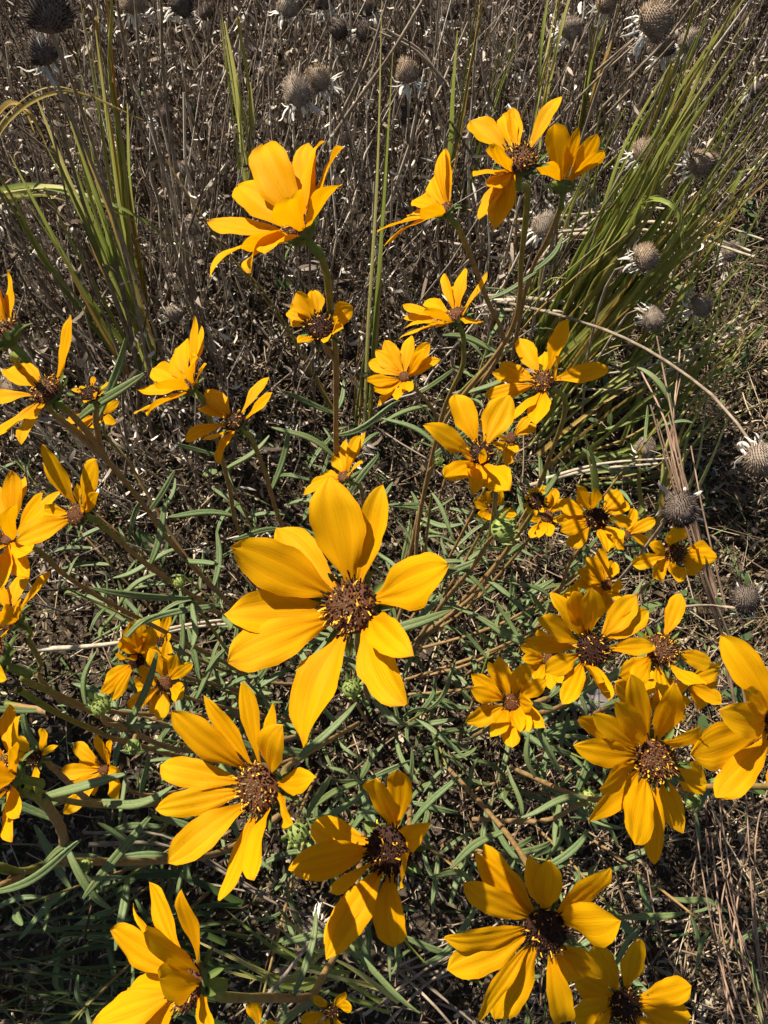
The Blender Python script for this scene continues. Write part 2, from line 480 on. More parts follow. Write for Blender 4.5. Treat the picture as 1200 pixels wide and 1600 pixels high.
def build_litter():
    NA_, NB_ = 78000, 20000
    x = np.concatenate([rng.uniform(-0.72, 0.78, NA_), rng.uniform(-1.4, 1.5, NB_)])
    y = np.concatenate([rng.uniform(-0.42, 0.80, NA_), rng.uniform(-0.75, 2.2, NB_)])
    N = len(x)
    base = np.stack([x, y, gh(x, y) + rng.gamma(1.5, 0.009, N)], 1)
    d = unit(N); d[:, 2] *= 0.35
    nn = unit(N); nn[:, 2] += 0.8
    L = rng.gamma(4, 0.0024, N).clip(0.003, 0.026); W = L * rng.uniform(0.12, 0.42, N)
    V, F = ribbons(base, d, nn, L, W, rng.normal(0, 1.6, N), 4, 'leaf', rng.normal(0, 0.8, N))
    tag(link('leaf_litter', np_mesh('leaf_litter', V, F, M_litter)), 'brown crumbled leaf litter lying on the soil', 'leaf litter', kind='stuff')
    # lying straws
    N = 19000
    x = rng.uniform(-1.0, 1.1, N); y = rng.uniform(-0.6, 1.4, N)
    pr = 0.30 + 0.70 * np.clip((x - 0.0) / 0.15, 0, 1)
    keep = rng.random(N) < pr
    x, y = x[keep], y[keep]; N = len(x)
    K = 5; t = np.linspace(-0.5, 0.5, K)
    ang = rng.normal(0.9, 1.0, N); L = rng.gamma(3, 0.017, N).clip(0.012, 0.2)
    slope = rng.normal(0, 0.28, N)
    pts = np.zeros((N, K, 3))
    bend = rng.normal(0, 0.10, N)[:, None] * (t ** 2) * L[:, None]
    pts[..., 0] = x[:, None] + np.cos(ang)[:, None] * t * L[:, None] - np.sin(ang)[:, None] * bend
    pts[..., 1] = y[:, None] + np.sin(ang)[:, None] * t * L[:, None] + np.cos(ang)[:, None] * bend
    pts[..., 2] = (gh(x, y) + 0.012 + rng.gamma(1.6, 0.016, N))[:, None] + slope[:, None] * t * L[:, None]
    rad = np.repeat(rng.uniform(0.0003, 0.0011, N)[:, None], K, 1)
    V, F = tubes(pts, rad, 4)
    tag(link('straw_litter', np_mesh('straw_litter', V, F, M_thatch)), 'thin broken straws lying crosswise on the ground', 'straw', kind='stuff')

def build_undergrowth():
    parts = []
    # fine upright dead and green grass, right and centre
    N = 9000
    x = rng.uniform(-0.9, 1.3, N); y = rng.uniform(-0.6, 1.8, N)
    pr = 0.10 + 0.75 * np.clip((x - 0.1) / 0.3, 0, 1) * np.clip((y + 0.05) / 0.2, 0, 1) * np.clip((1.3 - y) / 0.3, 0, 1)
    pr = pr + 0.55 * (x < 0.3) * (np.abs(y - 0.25) < 0.35)
    pr = pr + 0.9 * np.clip((-0.02 - x) / 0.1, 0, 1) * np.clip((-0.02 - y) / 0.08, 0, 1)
    keep = rng.random(N) < pr
    x, y = x[keep], y[keep]; N = len(x)
    base = np.stack([x, y, gh(x, y)], 1)
    d = unit(N); d[:, 2] = np.abs(d[:, 2]) * 0.8 + 0.25
    lf = (x < 0) & (y < 0.0)
    d[lf, 0] = d[lf, 0] * 0.7 - 0.7
    L = rng.gamma(5, 0.014, N).clip(0.02, 0.2); W = rng.uniform(0.0016, 0.0042, N)
    nn = unit(N) * 0.5; nn[:, 2] -= 1
    parts.append(ribbons(base, d, nn, L, W, rng.uniform(0.2, 1.6, N), 6, 'blade', rng.normal(0, 0.6, N)))
    V, F = merge(parts)
    tag(link('low_grass', np_mesh('low_grass', V, F, M_under)), 'low fine green grass growing through the litter', 'grass', kind='stuff')
    N = 6000
    x = rng.uniform(0.10, 1.25, N); y = rng.uniform(-0.25, 1.5, N)
    base = np.stack([x, y, gh(x, y)], 1)
    d = unit(N); d[:, 2] = np.abs(d[:, 2]) * 0.9 + 0.2; d[:, 0] += 0.25
    nn = unit(N) * 0.6; nn[:, 2] -= 1
    V, F = ribbons(base, d, nn, rng.gamma(5, 0.017, N).clip(0.02, 0.22), rng.uniform(0.0010, 0.0028, N), rng.uniform(0.1, 1.8, N), 6, 'blade', rng.normal(0, 0.8, N))
    tag(link('dry_low_grass', np_mesh('dry_low_grass', V, F, M_thatch)), 'fine pale dead grass standing through the right side of the ground', 'dry grass', kind='stuff')
    # small broad herbs
    N = 5200
    x = rng.uniform(-0.8, 1.2, N); y = rng.uniform(-0.5, 1.6, N)
    cl = np.sin(x * 11 + 2 * np.sin(y * 7)) * np.cos(y * 9 + x * 4)
    pr = np.clip((x - 0.12) / 0.2, 0, 1) * np.clip((y - 0.05) / 0.2, 0, 1) * np.clip((1.25 - y) / 0.3, 0, 1)
    keep = (rng.random(N) < pr + 0.05) & (cl > -0.25)
    x, y = x[keep], y[keep]; N = len(x)
    base = np.stack([x, y, gh(x, y) + rng.uniform(0.01, 0.09, N)], 1)
    d = unit(N); d[:, 2] *= 0.5
    nn = unit(N) * 0.6; nn[:, 2] += 1
    L = rng.gamma(4, 0.0048, N).clip(0.008, 0.04); W = L * rng.uniform(0.25, 0.5, N)
    V, F = ribbons(base, d, -nn, L, W, rng.uniform(0.0, 1.0, N), 5, 'leaf')
    tag(link('low_herbs', np_mesh('low_herbs', V, F, M_under)), 'small green herb leaves close to the ground', 'herbs', kind='stuff')

build_thicket()
build_litter()
build_undergrowth()

# ------------------------------------------------------------------ sunflower pieces
def petal_mesh(p0, p3, n, wdir, W, bow, cup, twist, root):
    NU, NV = 13, 17
    p0 = np.array(p0); p3 = np.array(p3); n = np.array(n)
    Lx = np.linalg.norm(p3 - p0)
    ax = (p3 - p0) / Lx
    b = n - ax * (n @ ax)
    b = b / max(np.linalg.norm(b), 1e-6)
    c1 = p0 + ax * Lx * 0.33 + b * bow * Lx * 1.2
    c2 = p0 + ax * Lx * 0.70 + b * bow * Lx * 1.0
    t = np.linspace(0, 1, NV)[:, None]
    C = (1 - t) ** 3 * p0 + 3 * (1 - t) ** 2 * t * c1 + 3 * (1 - t) * t * t * c2 + t ** 3 * p3
    # the last bit of the tip curls a little
    C = C + b * (random.uniform(-0.10, 0.06) * Lx) * (np.clip((t - 0.72) / 0.28, 0, 1) ** 2)
    T = np.gradient(C, axis=0); T = nrm(T)
    w0 = np.array(wdir)
    S = nrm(w0 - T * (T @ w0)[:, None])
    N = np.cross(T, S)
    tw = twist * t
    S2 = np.cos(tw) * S + np.sin(tw) * N
    N2 = np.cross(T, S2)
    tf = t[:, 0]
    pk = random.uniform(0.46, 0.60)
    sm = np.clip(tf / pk, 0, 1); sm = sm * sm * (3 - 2 * sm)
    prof = np.where(tf < pk, 0.21 + 0.79 * sm, (1 - np.clip((tf - pk) / (1 - pk), 0, 1) ** random.uniform(2.2, 4.2)) ** random.uniform(0.75, 1.0))
    prof = np.maximum(prof, 0.035)
    asym = random.uniform(-0.10, 0.10)
    ph = [random.uniform(0, 6.3) for _ in range(4)]
    u = np.linspace(-1, 1, NU)
    hw = W / 2
    verts = np.zeros((NV, NU, 3)); uv = np.zeros((NV, NU, 2))
    rib = random.uniform(0.022, 0.055)
    for j in range(NU):
        uu = u[j]
        edge = 1 + (0.035 * np.sin(tf * 13 + ph[0] + (3 if uu > 0 else 0)) + 0.03 * np.sin(tf * 29 + ph[3] + (2 if uu > 0 else 0))) * abs(uu)
        off = S2 * (uu * hw * prof * edge * (1 + asym * np.sign(uu)))[:, None]
        z = cup * uu * uu * hw * prof
        z = z + rib * hw * (np.cos(uu * 3 * math.pi) - 1) * np.sin(np.clip(tf, 0, 0.97) * math.pi) ** 0.5
        z = z + 0.09 * hw * np.sin(tf * 8 + ph[1] + uu * 2) * abs(uu) + 0.06 * hw * np.sin(tf * 15 + ph[2] - uu * 3) * uu * uu
        verts[:, j] = C + off + N2 * z[:, None]
        uv[:, j, 0] = (uu + 1) / 2; uv[:, j, 1] = tf
    V = verts.reshape(-1, 3) - np.array(root)
    i = (np.arange(NV - 1)[:, None] * NU + np.arange(NU - 1)[None]).ravel()
    F = np.stack([i, i + 1, i + NU + 1, i + NU], 1)
    return np_mesh('petal', V, F, M_petal, uv=uv.reshape(-1, 2))

def make_disc(kind, seed):
    """unit-radius flower disc, +Z facing: dome, florets, curled stigmas, outer dark anthers"""
    r_ = np.random.default_rng(seed)
    nf = 230
    k = np.arange(nf)
    rr = np.clip(np.sqrt((k + 0.5) / nf) * 0.98 + r_.normal(0, 0.03, nf), 0, 1.0)
    an = k * 2.39996 + r_.normal(0, 0.09, nf)
    dome = 0.42
    def hgt(r): return dome * np.sqrt(np.clip(1 - (r * 0.92) ** 2, 0, 1)) - 0.05
    parts = []; mis = []
    # dome
    NR, NA = 7, 20
    V = [[0, 0, hgt(np.array(0.0))]]
    for a in range(1, NR + 1):
        for q in range(NA):
            t = 2 * math.pi * q / NA; r0 = a / NR
            V.append([r0 * math.cos(t), r0 * math.sin(t), float(hgt(np.array(r0))) - (0.18 if a == NR else 0)])
    F3 = [[0, 1 + q, 1 + (q + 1) % NA] for q in range(NA)]
    F4 = [[1 + (a - 1) * NA + q, 1 + a * NA + q, 1 + a * NA + (q + 1) % NA, 1 + (a - 1) * NA + (q + 1) % NA] for a in range(1, NR) for q in range(NA)]
    allV = [np.array(V, float)]; quads = [np.array(F4)]; tris = [np.array(F3)]; mq = [np.zeros(len(F4))]; mt = [np.zeros(len(F3))]
    o = len(V)
    # florets: tapered little tubes pointing out of the dome
    base = np.stack([rr * np.cos(an), rr * np.sin(an), hgt(rr)], 1)
    dr = nrm(np.stack([rr * np.cos(an) * 0.8, rr * np.sin(an) * 0.8, np.full(nf, 0.75)], 1) + r_.normal(0, 0.20, (nf, 3)))
    ln = r_.gamma(5, 0.027, nf).clip(0.05, 0.34) * (0.7 + 0.5 * rr)
    if kind == 'small': ln *= 0.55
    K = 3
    tt = np.linspace(0, 1, K)
    pts = base[:, None] - dr[:, None] * 0.05 + dr[:, None] * (ln[:, None] * tt)[..., None]
    rad = r_.uniform(0.028, 0.046, nf)[:, None] * np.array([1.0, 1.15, 0.7])[None]
    Vt, Ft = tubes(pts, rad, 5)
    allV.append(Vt); quads.append(Ft + o)
    m0 = r_.choice([0, 3, 1, 2], nf, p=[0.66, 0.14, 0.06, 0.14]) if kind != 'dark' else r_.choice([0, 1], nf, p=[0.97, 0.03])
    if kind in ('open', 'small'): m0 = np.where((np.hypot(rr * np.cos(an) + 0.15, rr * np.sin(an)) < 0.42) & (r_.random(nf) < 0.75), 3, m0)
    mq.append(np.repeat(m0, (K - 1) * 5)); 
    # caps
    cap = np.array([[((K - 1) * 5) + a for a in (0, 1, 2, 3)]])
    capF = (np.arange(nf)[:, None] * (K * 5) + cap) + o
    quads.append(capF); mq.append(m0)
    o += len(Vt)
    # curled pollen stigmas
    ns = {'open': 40, 'dark': 20, 'small': 12}[kind]
    sel = r_.choice(np.where(rr > 0.30)[0], ns, replace=False)
    Vr, Fr = ribbons(base[sel] + dr[sel] * ln[sel, None] * 0.8, dr[sel] + r_.normal(0, 0.35, (ns, 3)), nrm(r_.normal(size=(ns, 3))),
                     r_.uniform(0.14, 0.36, ns), r_.uniform(0.03, 0.06, ns), r_.normal(0, 3.0, ns), 6, 'none', 0)
    allV.append(Vr); quads.append(Fr + o); mq.append(np.ones(len(Fr))); o += len(Vr)
    # outer dark anthers
    na = {'open': 26, 'dark': 30, 'small': 14}[kind]
    aa = r_.uniform(0, 2 * math.pi, na); ra = r_.uniform(0.84, 1.0, na)
    bs = np.stack([ra * np.cos(aa), ra * np.sin(aa), np.full(na, 0.05)], 1)
    dd = nrm(np.stack([np.cos(aa), np.sin(aa), r_.uniform(0.3, 1.0, na)], 1))
    ll = r_.uniform(0.22, 0.46, na) * (0.6 if kind == 'small' else 1)
    pts = bs[:, None] + dd[:, None] * (ll[:, None] * tt)[..., None]
    Vt, Ft = tubes(pts, np.full((na, K), 0.030) * np.array([1, 1, 1.25])[None], 4)
    allV.append(Vt); quads.append(Ft + o); mq.append(np.full(len(Ft), 2)); o += len(Vt)
    V = np.concatenate(allV)
    first = M_discdark if kind == 'dark' else M_disc
    return np_mesh('disc', V, [np.concatenate(quads), tris[0]], [first, M_pollen, M_discdark, M_grey], mi=np.concatenate(mq + mt))

DISCS = {k: [make_disc(k, 10 + i * 3 + j) for i in range(3)] for j, k in enumerate(('open', 'dark', 'small'))}

def make_cup():
    """unit green cup behind the disc, opening to +Z"""
    prof = [(0.14, -1.05), (0.42, -0.98), (0.78, -0.72), (0.98, -0.36), (1.0, -0.08), (0.90, -0.05)]
    NA = 18
    V = []; 
    for r, z in prof:
        for q in range(NA):
            t = 2 * math.pi * q / NA; k = 1 + 0.05 * math.sin(5 * t) + 0.03 * math.sin(9 * t + 1)
            V.append([r * k * math.cos(t), r * k * math.sin(t), z * 0.85])
    F = [[a * NA + q, a * NA + (q + 1) % NA, (a + 1) * NA + (q + 1) % NA, (a + 1) * NA + q] for a in range(len(prof) - 1) for q in range(NA)]
    return np_mesh('flower_cup', np.array(V), np.array(F), M_cup)
CUP = make_cup()

def lance_mesh(name, mat, width, curl, chan, NV=9):
    """unit-length leaf along +X, face up +Z"""
    t = np.linspace(0, 1, NV); u = np.array([-1, -0.55, 0, 0.55, 1.0])
    prof = np.sin(np.pi * (0.10 + 0.88 * t)) ** 0.75
    V = np.zeros((NV, 5, 3)); UVs = np.zeros((NV, 5, 2))
    th = curl if abs(curl) > 1e-3 else 1e-3
    for j, uu in enumerate(u):
        zz = chan * width * (1 - uu * uu) * prof
        V[:, j, 0] = np.sin(th * t) / th + np.sin(th * t) * zz
        V[:, j, 2] = -(1 - np.cos(th * t)) / th + np.cos(th * t) * zz
        V[:, j, 1] = uu * width / 2 * prof
        UVs[:, j, 0] = (uu + 1) / 2; UVs[:, j, 1] = t
    i = (np.arange(NV - 1)[:, None] * 5 + np.arange(4)[None]).ravel()
    F = np.stack([i, i + 5, i + 6, i + 1], 1)
    return np_mesh(name, V.reshape(-1, 3), F, mat, uv=UVs.reshape(-1, 2))

BRACTS = [lance_mesh('bract', M_cup, 0.32, c, 0.3, 7) for c in (-0.5, -0.9, 0.5)]
BUDBRACTS = [lance_mesh('bract', M_bud, 0.36, c, 0.3, 7) for c in (-0.7, -1.1)]

def leaf_mesh(width, curl, wave, seed):
    """narrow leaf, grooved midrib, edges rolled under"""
    r_ = random.Random(seed)
    NV = 15
    t = np.linspace(0, 1, NV)
    u = np.array([-0.86, -1.0, -0.62, -0.10, 0.10, 0.62, 1.0, 0.86])
    zz = np.array([-0.36, -0.12, 0.10, -0.10, -0.10, 0.10, -0.12, -0.36])
    prof = np.clip(np.sin(np.pi * (0.06 + 0.92 * t)), 0, 1) ** 0.5
    th = curl if abs(curl) > 1e-3 else 1e-3
    V = np.zeros((NV, len(u), 3)); UVs = np.zeros((NV, len(u), 2))
    side = wave * np.sin(t * 4 + r_.uniform(0, 6))
    tw = r_.uniform(-0.7, 0.7) * t
    for j in range(len(u)):
        ly = u[j] * width / 2 * prof; lz = zz[j] * width * prof
        y2 = ly * np.cos(tw) - lz * np.sin(tw); z2 = ly * np.sin(tw) + lz * np.cos(tw)
        V[:, j, 0] = np.sin(th * t) / th + np.sin(th * t) * z2
        V[:, j, 2] = -(1 - np.cos(th * t)) / th + np.cos(th * t) * z2
        V[:, j, 1] = y2 + side - side[0]
        UVs[:, j, 0] = (u[j] + 1) / 2 if 0 < j < 7 else (0.0 if j == 0 else 1.0); UVs[:, j, 1] = t
    n = len(u)
    i = (np.arange(NV - 1)[:, None] * n + np.arange(n - 1)[None]).ravel()
    F = np.stack([i, i + n, i + n + 1, i + 1], 1)
    return np_mesh('leaf', V.reshape(-1, 3), F, M_leaf, uv=UVs.reshape(-1, 2))

LEAVES = [leaf_mesh(random.uniform(0.085, 0.125), random.uniform(-0.5, 1.7), random.uniform(0.0, 0.09), s) for s in range(18)]

def frame(x, up):
    """rotation with local X along x and local Z near up"""
    x = Vector(x).normalized()
    z = Vector(up) - x * Vector(up).dot(x)
    if z.length < 1e-4: z = x.orthogonal()
    z.normalize()
    y = z.cross(x)
    return Matrix((x, y, z)).transposed().to_4x4()

def stem_mesh(pts, r0, r1, root, mat=None, name='stem', sides=8, n=None):
    n = n or max(10, int(len(pts) * 7))
    C = spline(pts, n)
    t = np.linspace(0, 1, n)
    rad = (r0 + (r1 - r0) * t) * (1 + 0.06 * np.sin(t * 37 + len(pts)) + 0.05 * np.sin(t * 91)) * (1 + 0.35 * np.exp(-((t * 7.3 % 1.0 - 0.5) / 0.10) ** 2) * (0.5 + 0.5 * np.sin(t * 50)))
    V, F = tubes(C[None] - np.array(root), rad[None], sides)
    uv = np.zeros((len(V), 2)); uv[:, 0] = np.tile(np.arange(sides) / sides, n); uv[:, 1] = np.repeat(t, sides)
    return np_mesh(name, V, F, mat or M_stem, uv=uv), C

def put_leaf(root, p, outward, length, up=(0, 0, 1)):
    M = Matrix.Translation(p) @ frame(outward, Vector(up) + Vector((random.uniform(-.4, .4), random.uniform(-.4, .4), random.uniform(-.2, .2)))) @ Matrix.Scale(length, 4)
    return link('leaf', random.choice(LEAVES), root, M)

def leaves_on(root, C, t0, t1, count, lmin=0.035, lmax=0.060):
    n = len(C)
    for q in range(count):
        t = t0 + (t1 - t0) * (q + random.uniform(0.1, 0.9)) / count
        k = min(int(t * (n - 1)), n - 2)
        p = Vector(C[k]); tan = (Vector(C[k]) - Vector(C[k + 1])).normalized()
        a = q * 2.4 + random.uniform(-0.5, 0.5)
        o = tan.orthogonal().normalized(); o = Quaternion(tan, a) @ o
        d = (o * 0.85 + tan * random.uniform(0.2, 0.8)).normalized()
        if d.z < -0.3: d.z *= 0.3
        put_leaf(root, p, d, random.uniform(lmin, lmax))

STEMS = {}

def sunflower(f):
    cx, cy = f['c']; Lpx = f['L']; s = f.get('s', 1.0)
    Lr = 0.036 * s
    z = f.get('z') or FPX * Lr / Lpx
    Lr = z * Lpx / FPX
    c = P(cx, cy, z)
    n = camdir(f['n'])
    r = z * f['r'] / FPX
    # stem path
    path = [c - n * r * 0.75]
    sp = f.get('stem')
    if not sp:
        sp = [(cx + (565 - cx) * 0.45, cy + (1090 - cy) * 0.45 + 20), (cx + (565 - cx) * 0.85 + random.uniform(-60, 60), cy + (1090 - cy) * 0.85 + random.uniform(-40, 60))]
    zend = f.get('zend')
    if not zend:
        zend = ground_z(*sp[-1]) - 0.005
    join = f.get('join')
    if join:
        J = STEMS[join]
        # nearest point of the parent's stem to the last waypoint, in the picture
        best = min(range(len(J)), key=lambda k: (lambda q: math.hypot(q[0] - sp[-1][0], q[1] - sp[-1][1]))(pix(J[k])))
        zend = pix(J[best])[2]
    seglen = [0]
    prev = (cx, cy)
    for q in sp:
        seglen.append(seglen[-1] + math.hypot(q[0] - prev[0], q[1] - prev[1])); prev = q
    z0 = z + 0.03 * (z / 0.4) * max(n.dot(-FW), 0)
    for k, q in enumerate(sp):
        fr = seglen[k + 1] / max(seglen[-1], 1e-6)
        path.append(P(q[0], q[1], z0 + (zend - z0) * fr))
    if join: path[-1] = Vector(J[best])
    path.insert(1, path[0] - n * r * 1.1)
    rootp = path[-1].copy()
    root = empty('sunflower', rootp)
    tag(root, f['label'], 'flower', 'yellow sunflowers in bloom')
    sr = f.get('sr', 0.00165) * (0.9 if s < 0.9 else 1.05)
    me, C = stem_mesh(path, sr * 0.95, sr * 1.25, rootp)
    link('stem', me, root)
    STEMS[f['id']] = C
    # disc and cup
    Mz = n.to_track_quat('Z', 'Y').to_matrix().to_4x4() @ Matrix.Rotation(random.uniform(0, 6.28), 4, 'Z')
    Md = Matrix.Translation(c) @ Mz @ Matrix.Scale(r * 0.93, 4)
    kind = f.get('disc', 'open')
    link('disc', random.choice(DISCS[kind]), root, Md)
    cupo = link('flower_cup', CUP, root, Md)
    nb = 11
    for q in range(nb):
        a = 2 * math.pi * q / nb + random.uniform(-0.15, 0.15)
        rad = Vector((math.cos(a), math.sin(a), 0))
        d = rad * 0.8 + Vector((0, 0, random.uniform(-0.1, 0.7)))
        b = bpy.data.objects.new('bract', random.choice(BRACTS)); COL.objects.link(b)
        b.parent = cupo
        b.matrix_basis = Matrix.Translation(rad * 0.82 + Vector((0, 0, -0.45))) @ frame(d, rad * 0.5 + Vector((0, 0, -1))) @ Matrix.Scale(random.uniform(0.7, 1.15), 4)
    # petals
    for pt in f['petals']:
        tx, ty = pt[0], pt[1]
        w = pt[2] if len(pt) > 2 and pt[2] else random.uniform(0.30, 0.37)
        opt = pt[3] if len(pt) > 3 else ''
        ray = (P(tx, ty, 1.0) - CAM).normalized()
        oc = CAM - c
        bq = oc.dot(ray); cq = oc.dot(oc) - Lr * Lr
        disc = bq * bq - cq
        if disc <= 0:
            tip = CAM + ray * (-bq)
        else:
            sq = math.sqrt(disc)
            c1, c2 = CAM + ray * (-bq - sq), CAM + ray * (-bq + sq)
            def score(q):
                return abs(math.asin(max(-1, min(1, (q - c).normalized().dot(n)))) - 0.22)
            tip = c1 if score(c1) < score(c2) else c2
            if 'n' in opt: tip = c1
            if 'f' in opt: tip = c2
        v = tip - c
        rad = v - n * v.dot(n)
        if rad.length < 1e-4: rad = n.orthogonal()
        rad.normalize()
        base = c + rad * r * 0.82 - n * r * 0.10
        wd = n.cross(rad)
        L3 = (tip - base).length
        me = petal_mesh(base, tip, n, wd, max(w * f.get('wf', 1.08 if s < 0.95 else (0.86 if w > 0.24 else 0.95)) * Lr, 0.002), random.uniform(-0.05, 0.12), random.uniform(-0.05, 0.40), random.uniform(-0.55, 0.55), rootp)
        link('petal', me, root)
    lv = f.get('leaves', 4)
    if lv: leaves_on(root, C, f.get('lt', 0.35), 0.97, lv)
    return root

def pix(p):
    d = Vector(p) - CAM
    z = d.dot(FW)
    return (600 + d.dot(RT) / z * FPX, 800 - d.dot(UP) / z * FPX, z)

F = []
def add(**k): F.append(k)

add(id='main', wf=1.0, c=(548, 948), r=46, n=(-.36, .18, .91), L=196, stem=[(560, 1010), (575, 1090)], zend=.80, sr=.0021,
    petals=[(360, 853, .40), (433, 825, .30), (509, 747, .45), (593, 757, .24), (703, 882, .42), (638, 1022, .26), (627, 1097, .34), (471, 1166, .40), (356, 1036, .38), (350, 958, .38)],
    label='largest open sunflower, nearest bloom in the middle of the picture, ten broad petals')
add(id='lowleft', c=(403, 1232), r=42, n=(-.52, .15, .82), L=168, stem=[(460, 1190), (560, 1130)], zend=.78,
    petals=[(268, 1110, .36), (315, 1089, .22), (381, 1064, .20), (433, 1096, .26), (430, 1140, .34), (484, 1217, .26), (446, 1286, .20), (399, 1378, .32), (345, 1407, .28), (264, 1350, .36), (240, 1265, .30), (248, 1197, .32)],
    label='sunflower facing aside just below and beside the largest bloom, dark anthers on its disc')
add(id='lowmid', wf=.93, c=(608, 1328), r=41, n=(-.42, .08, .88), L=152, stem=[(640, 1320), (640, 1220)], zend=.76, disc='dark',
    petals=[(483, 1289, .34), (453, 1360, .42), (515, 1397, .16), (509, 1498, .36), (507, 1474, .26), (618, 1479, .38), (664, 1292, .26), (624, 1386, .22), (583, 1221, .40), (622, 1201, .28)],
    label='sunflower with half shaded dark disc between the two lower blooms, long petals pointing downward')
add(id='lowright', wf=.95, c=(853, 1453), r=36, n=(-.15, .0, .97), L=160, stem=[(850, 1400), (790, 1300), (700, 1200)], zend=.78, disc='dark',
    petals=[(740, 1335, .30), (757, 1325, .26), (725, 1382, .30), (698, 1472, .28), (698, 1512, .34), (743, 1595, .2), (773, 1593, .38), (883, 1604, .26), (943, 1532, .26), (917, 1537, .30), (967, 1440, .42), (952, 1367, .28), (860, 1342, .28), (827, 1342, .2)],
    label='large sunflower with many petals and brown disc above the shaded bloom at the bottom edge')
add(id='bottomshade', c=(977, 1570), r=26, n=(.1, .12, .97), L=108, s=.92, stem=[(960, 1530), (900, 1420)], zend=.72, disc='dark',
    petals=[(928, 1478, .36), (997, 1465, .38), (1080, 1540, .36), (1082, 1593, .38), (895, 1523, .36), (893, 1587, .38), (930, 1645), (985, 1670), (1050, 1645)],
    label='fully shaded sunflower at the bottom edge, tucked under a larger bloom')
add(id='right', c=(1024, 1187), r=34, n=(-.12, .12, .97), L=155, stem=[(1010, 1210), (920, 1248), (800, 1200)], zend=.76,
    petals=[(901, 1119, .28), (923, 1114, .26), (959, 1093, .24), (988, 1057, .28), (1055, 1075, .32), (1092, 1146, .24), (1103, 1222, .38), (1065, 1298, .30), (1021, 1349, .24), (992, 1321, .40), (915, 1282, .28), (942, 1232, .30), (895, 1165, .32)],
    label='large sunlit sunflower with thirteen petals beside the bloom cut by the right edge')
add(id='rightbehind', c=(1003, 1100), r=13, n=(0, .4, .9), L=78, s=.8, disc='small', leaves=2, stem=[(990, 1130), (900, 1180)],
    petals=[(1019, 1047, .42), (963, 1068, .38), (1077, 1071, .3), (1079, 1096, .3), (1072, 1122, .3), (990, 1040, .3)],
    label='small sunflower mostly hidden behind the large thirteen petalled bloom')
add(id='rightshade', c=(1066, 1064), r=15, n=(.2, .2, .95), L=76, s=.9, disc='small', leaves=2, stem=[(1040, 1100), (950, 1200)],
    petals=[(1128, 1043, .36), (1129, 1095, .34), (1101, 1106, .32), (1050, 1125, .3), (1120, 1070, .3), (1000, 1060, .3), (1040, 1110, .3)],
    label='shaded sunflower low under the spread petals of two sunlit blooms, few petals showing')
add(id='rightedge', wf=.95, c=(1224, 1132), r=32, n=(-.25, .12, .95), L=165, stem=[(1230, 1222), (1150, 1228), (1080, 1232), (920, 1252), (850, 1282), (740, 1280)], zend=.74,
    petals=[(1127, 993, .34), (1168, 1082, .20), (1125, 1112, .34), (1088, 1178, .46), (1118, 1246, .30), (1250, 990), (1330, 1050), (1370, 1150), (1320, 1250), (1230, 1285)],
    label='big sunflower cut off by the right edge of the picture, broad petals reaching inward')
add(id='trio', wf=.95, c=(926, 1015), r=28, n=(0, .15, .98), L=114, stem=[(920, 1060), (860, 1110), (760, 1120)], zend=.74, disc='dark',
    petals=[(862, 927, .28), (893, 921, .30), (925, 923, .34), (993, 930, .36), (1011, 954, .32), (1025, 1008, .26), (845, 969, .34), (823, 1002, .26), (848, 1051, .30), (882, 1098, .28), (937, 1063, .28, 'n'), (952, 1096, .22), (943, 1085, .22)],
    label='sunflower with shaded upper petals and dark disc in front of three smaller blooms')
add(id='fuzzy', c=(1034, 1015), r=27, n=(.05, .35, .92), L=98, stem=[(1030, 1060), (900, 1130)], zend=.74,
    petals=[(1062, 928, .34), (1112, 1037, .36), (1102, 1071, .36), (966, 1058, .36), (990, 1066, .36), (1038, 1085, .3), (1011, 990, .26)],
    label='sunflower with one petal standing straight up and a wide golden brown disc')
add(id='peek', c=(858, 1029), r=13, n=(-.2, .15, .96), L=56, s=.78, disc='small', leaves=3,
    petals=[(844, 983), (812, 1009), (817, 1030), (824, 1052), (862, 1078), (878, 1068), (835, 1065), (880, 990)],
    label='small sunflower half hidden under the left petals of the shaded dark disc bloom')
add(id='halfopen', c=(896, 948), r=10, n=(-.3, .3, .9), L=42, s=.72, disc='small', leaves=2,
    petals=[(871, 930, .4), (885, 918, .36), (878, 945), (900, 912), (890, 975)],
    label='tiny half open sunflower peeping from behind shaded petals')
add(id='star', c=(799, 1098), r=15, n=(-.05, .1, .99), L=74, s=.92, disc='small', stem=[(815, 1110), (830, 1100), (850, 1095), (740, 1150)], zend=.80,
    petals=[(736, 1053, .34), (763, 1034, .22), (778, 1026, .36), (821, 1037, .38), (853, 1063, .36), (831, 1101, .36, 'n'), (849, 1135, .34), (826, 1142, .34), (800, 1167, .36), (767, 1152, .34), (728, 1129, .40), (735, 1075, .38), (812, 1141, .28)],
    label='small fully open sunflower with thirteen neat petals standing alone among green leaves')
add(id='shadehead', c=(933, 810), r=19, n=(0, .12, .99), L=63, s=.85, disc='dark', stem=[(915, 845), (890, 880), (868, 935), (800, 1040)], zend=.82,
    petals=[(901, 760, .38), (930, 764, .3), (970, 766, .42), (982, 787, .36), (988, 817, .30), (972, 838, .34), (950, 860, .36), (886, 854, .40), (876, 829, .36), (870, 785, .38), (869, 812, .34)],
    label='round shaded sunflower with black disc above the small bloom crossed by a stalk')
add(id='shadebehind', c=(978, 836), r=9, n=(.2, .3, .9), L=50, s=.74, disc='small', leaves=2,
    petals=[(1024, 812, .36), (1013, 850, .34), (994, 806, .34), (968, 856), (993, 794), (950, 850)],
    label='small sunflower peeping out on the far side of the round shaded bloom')
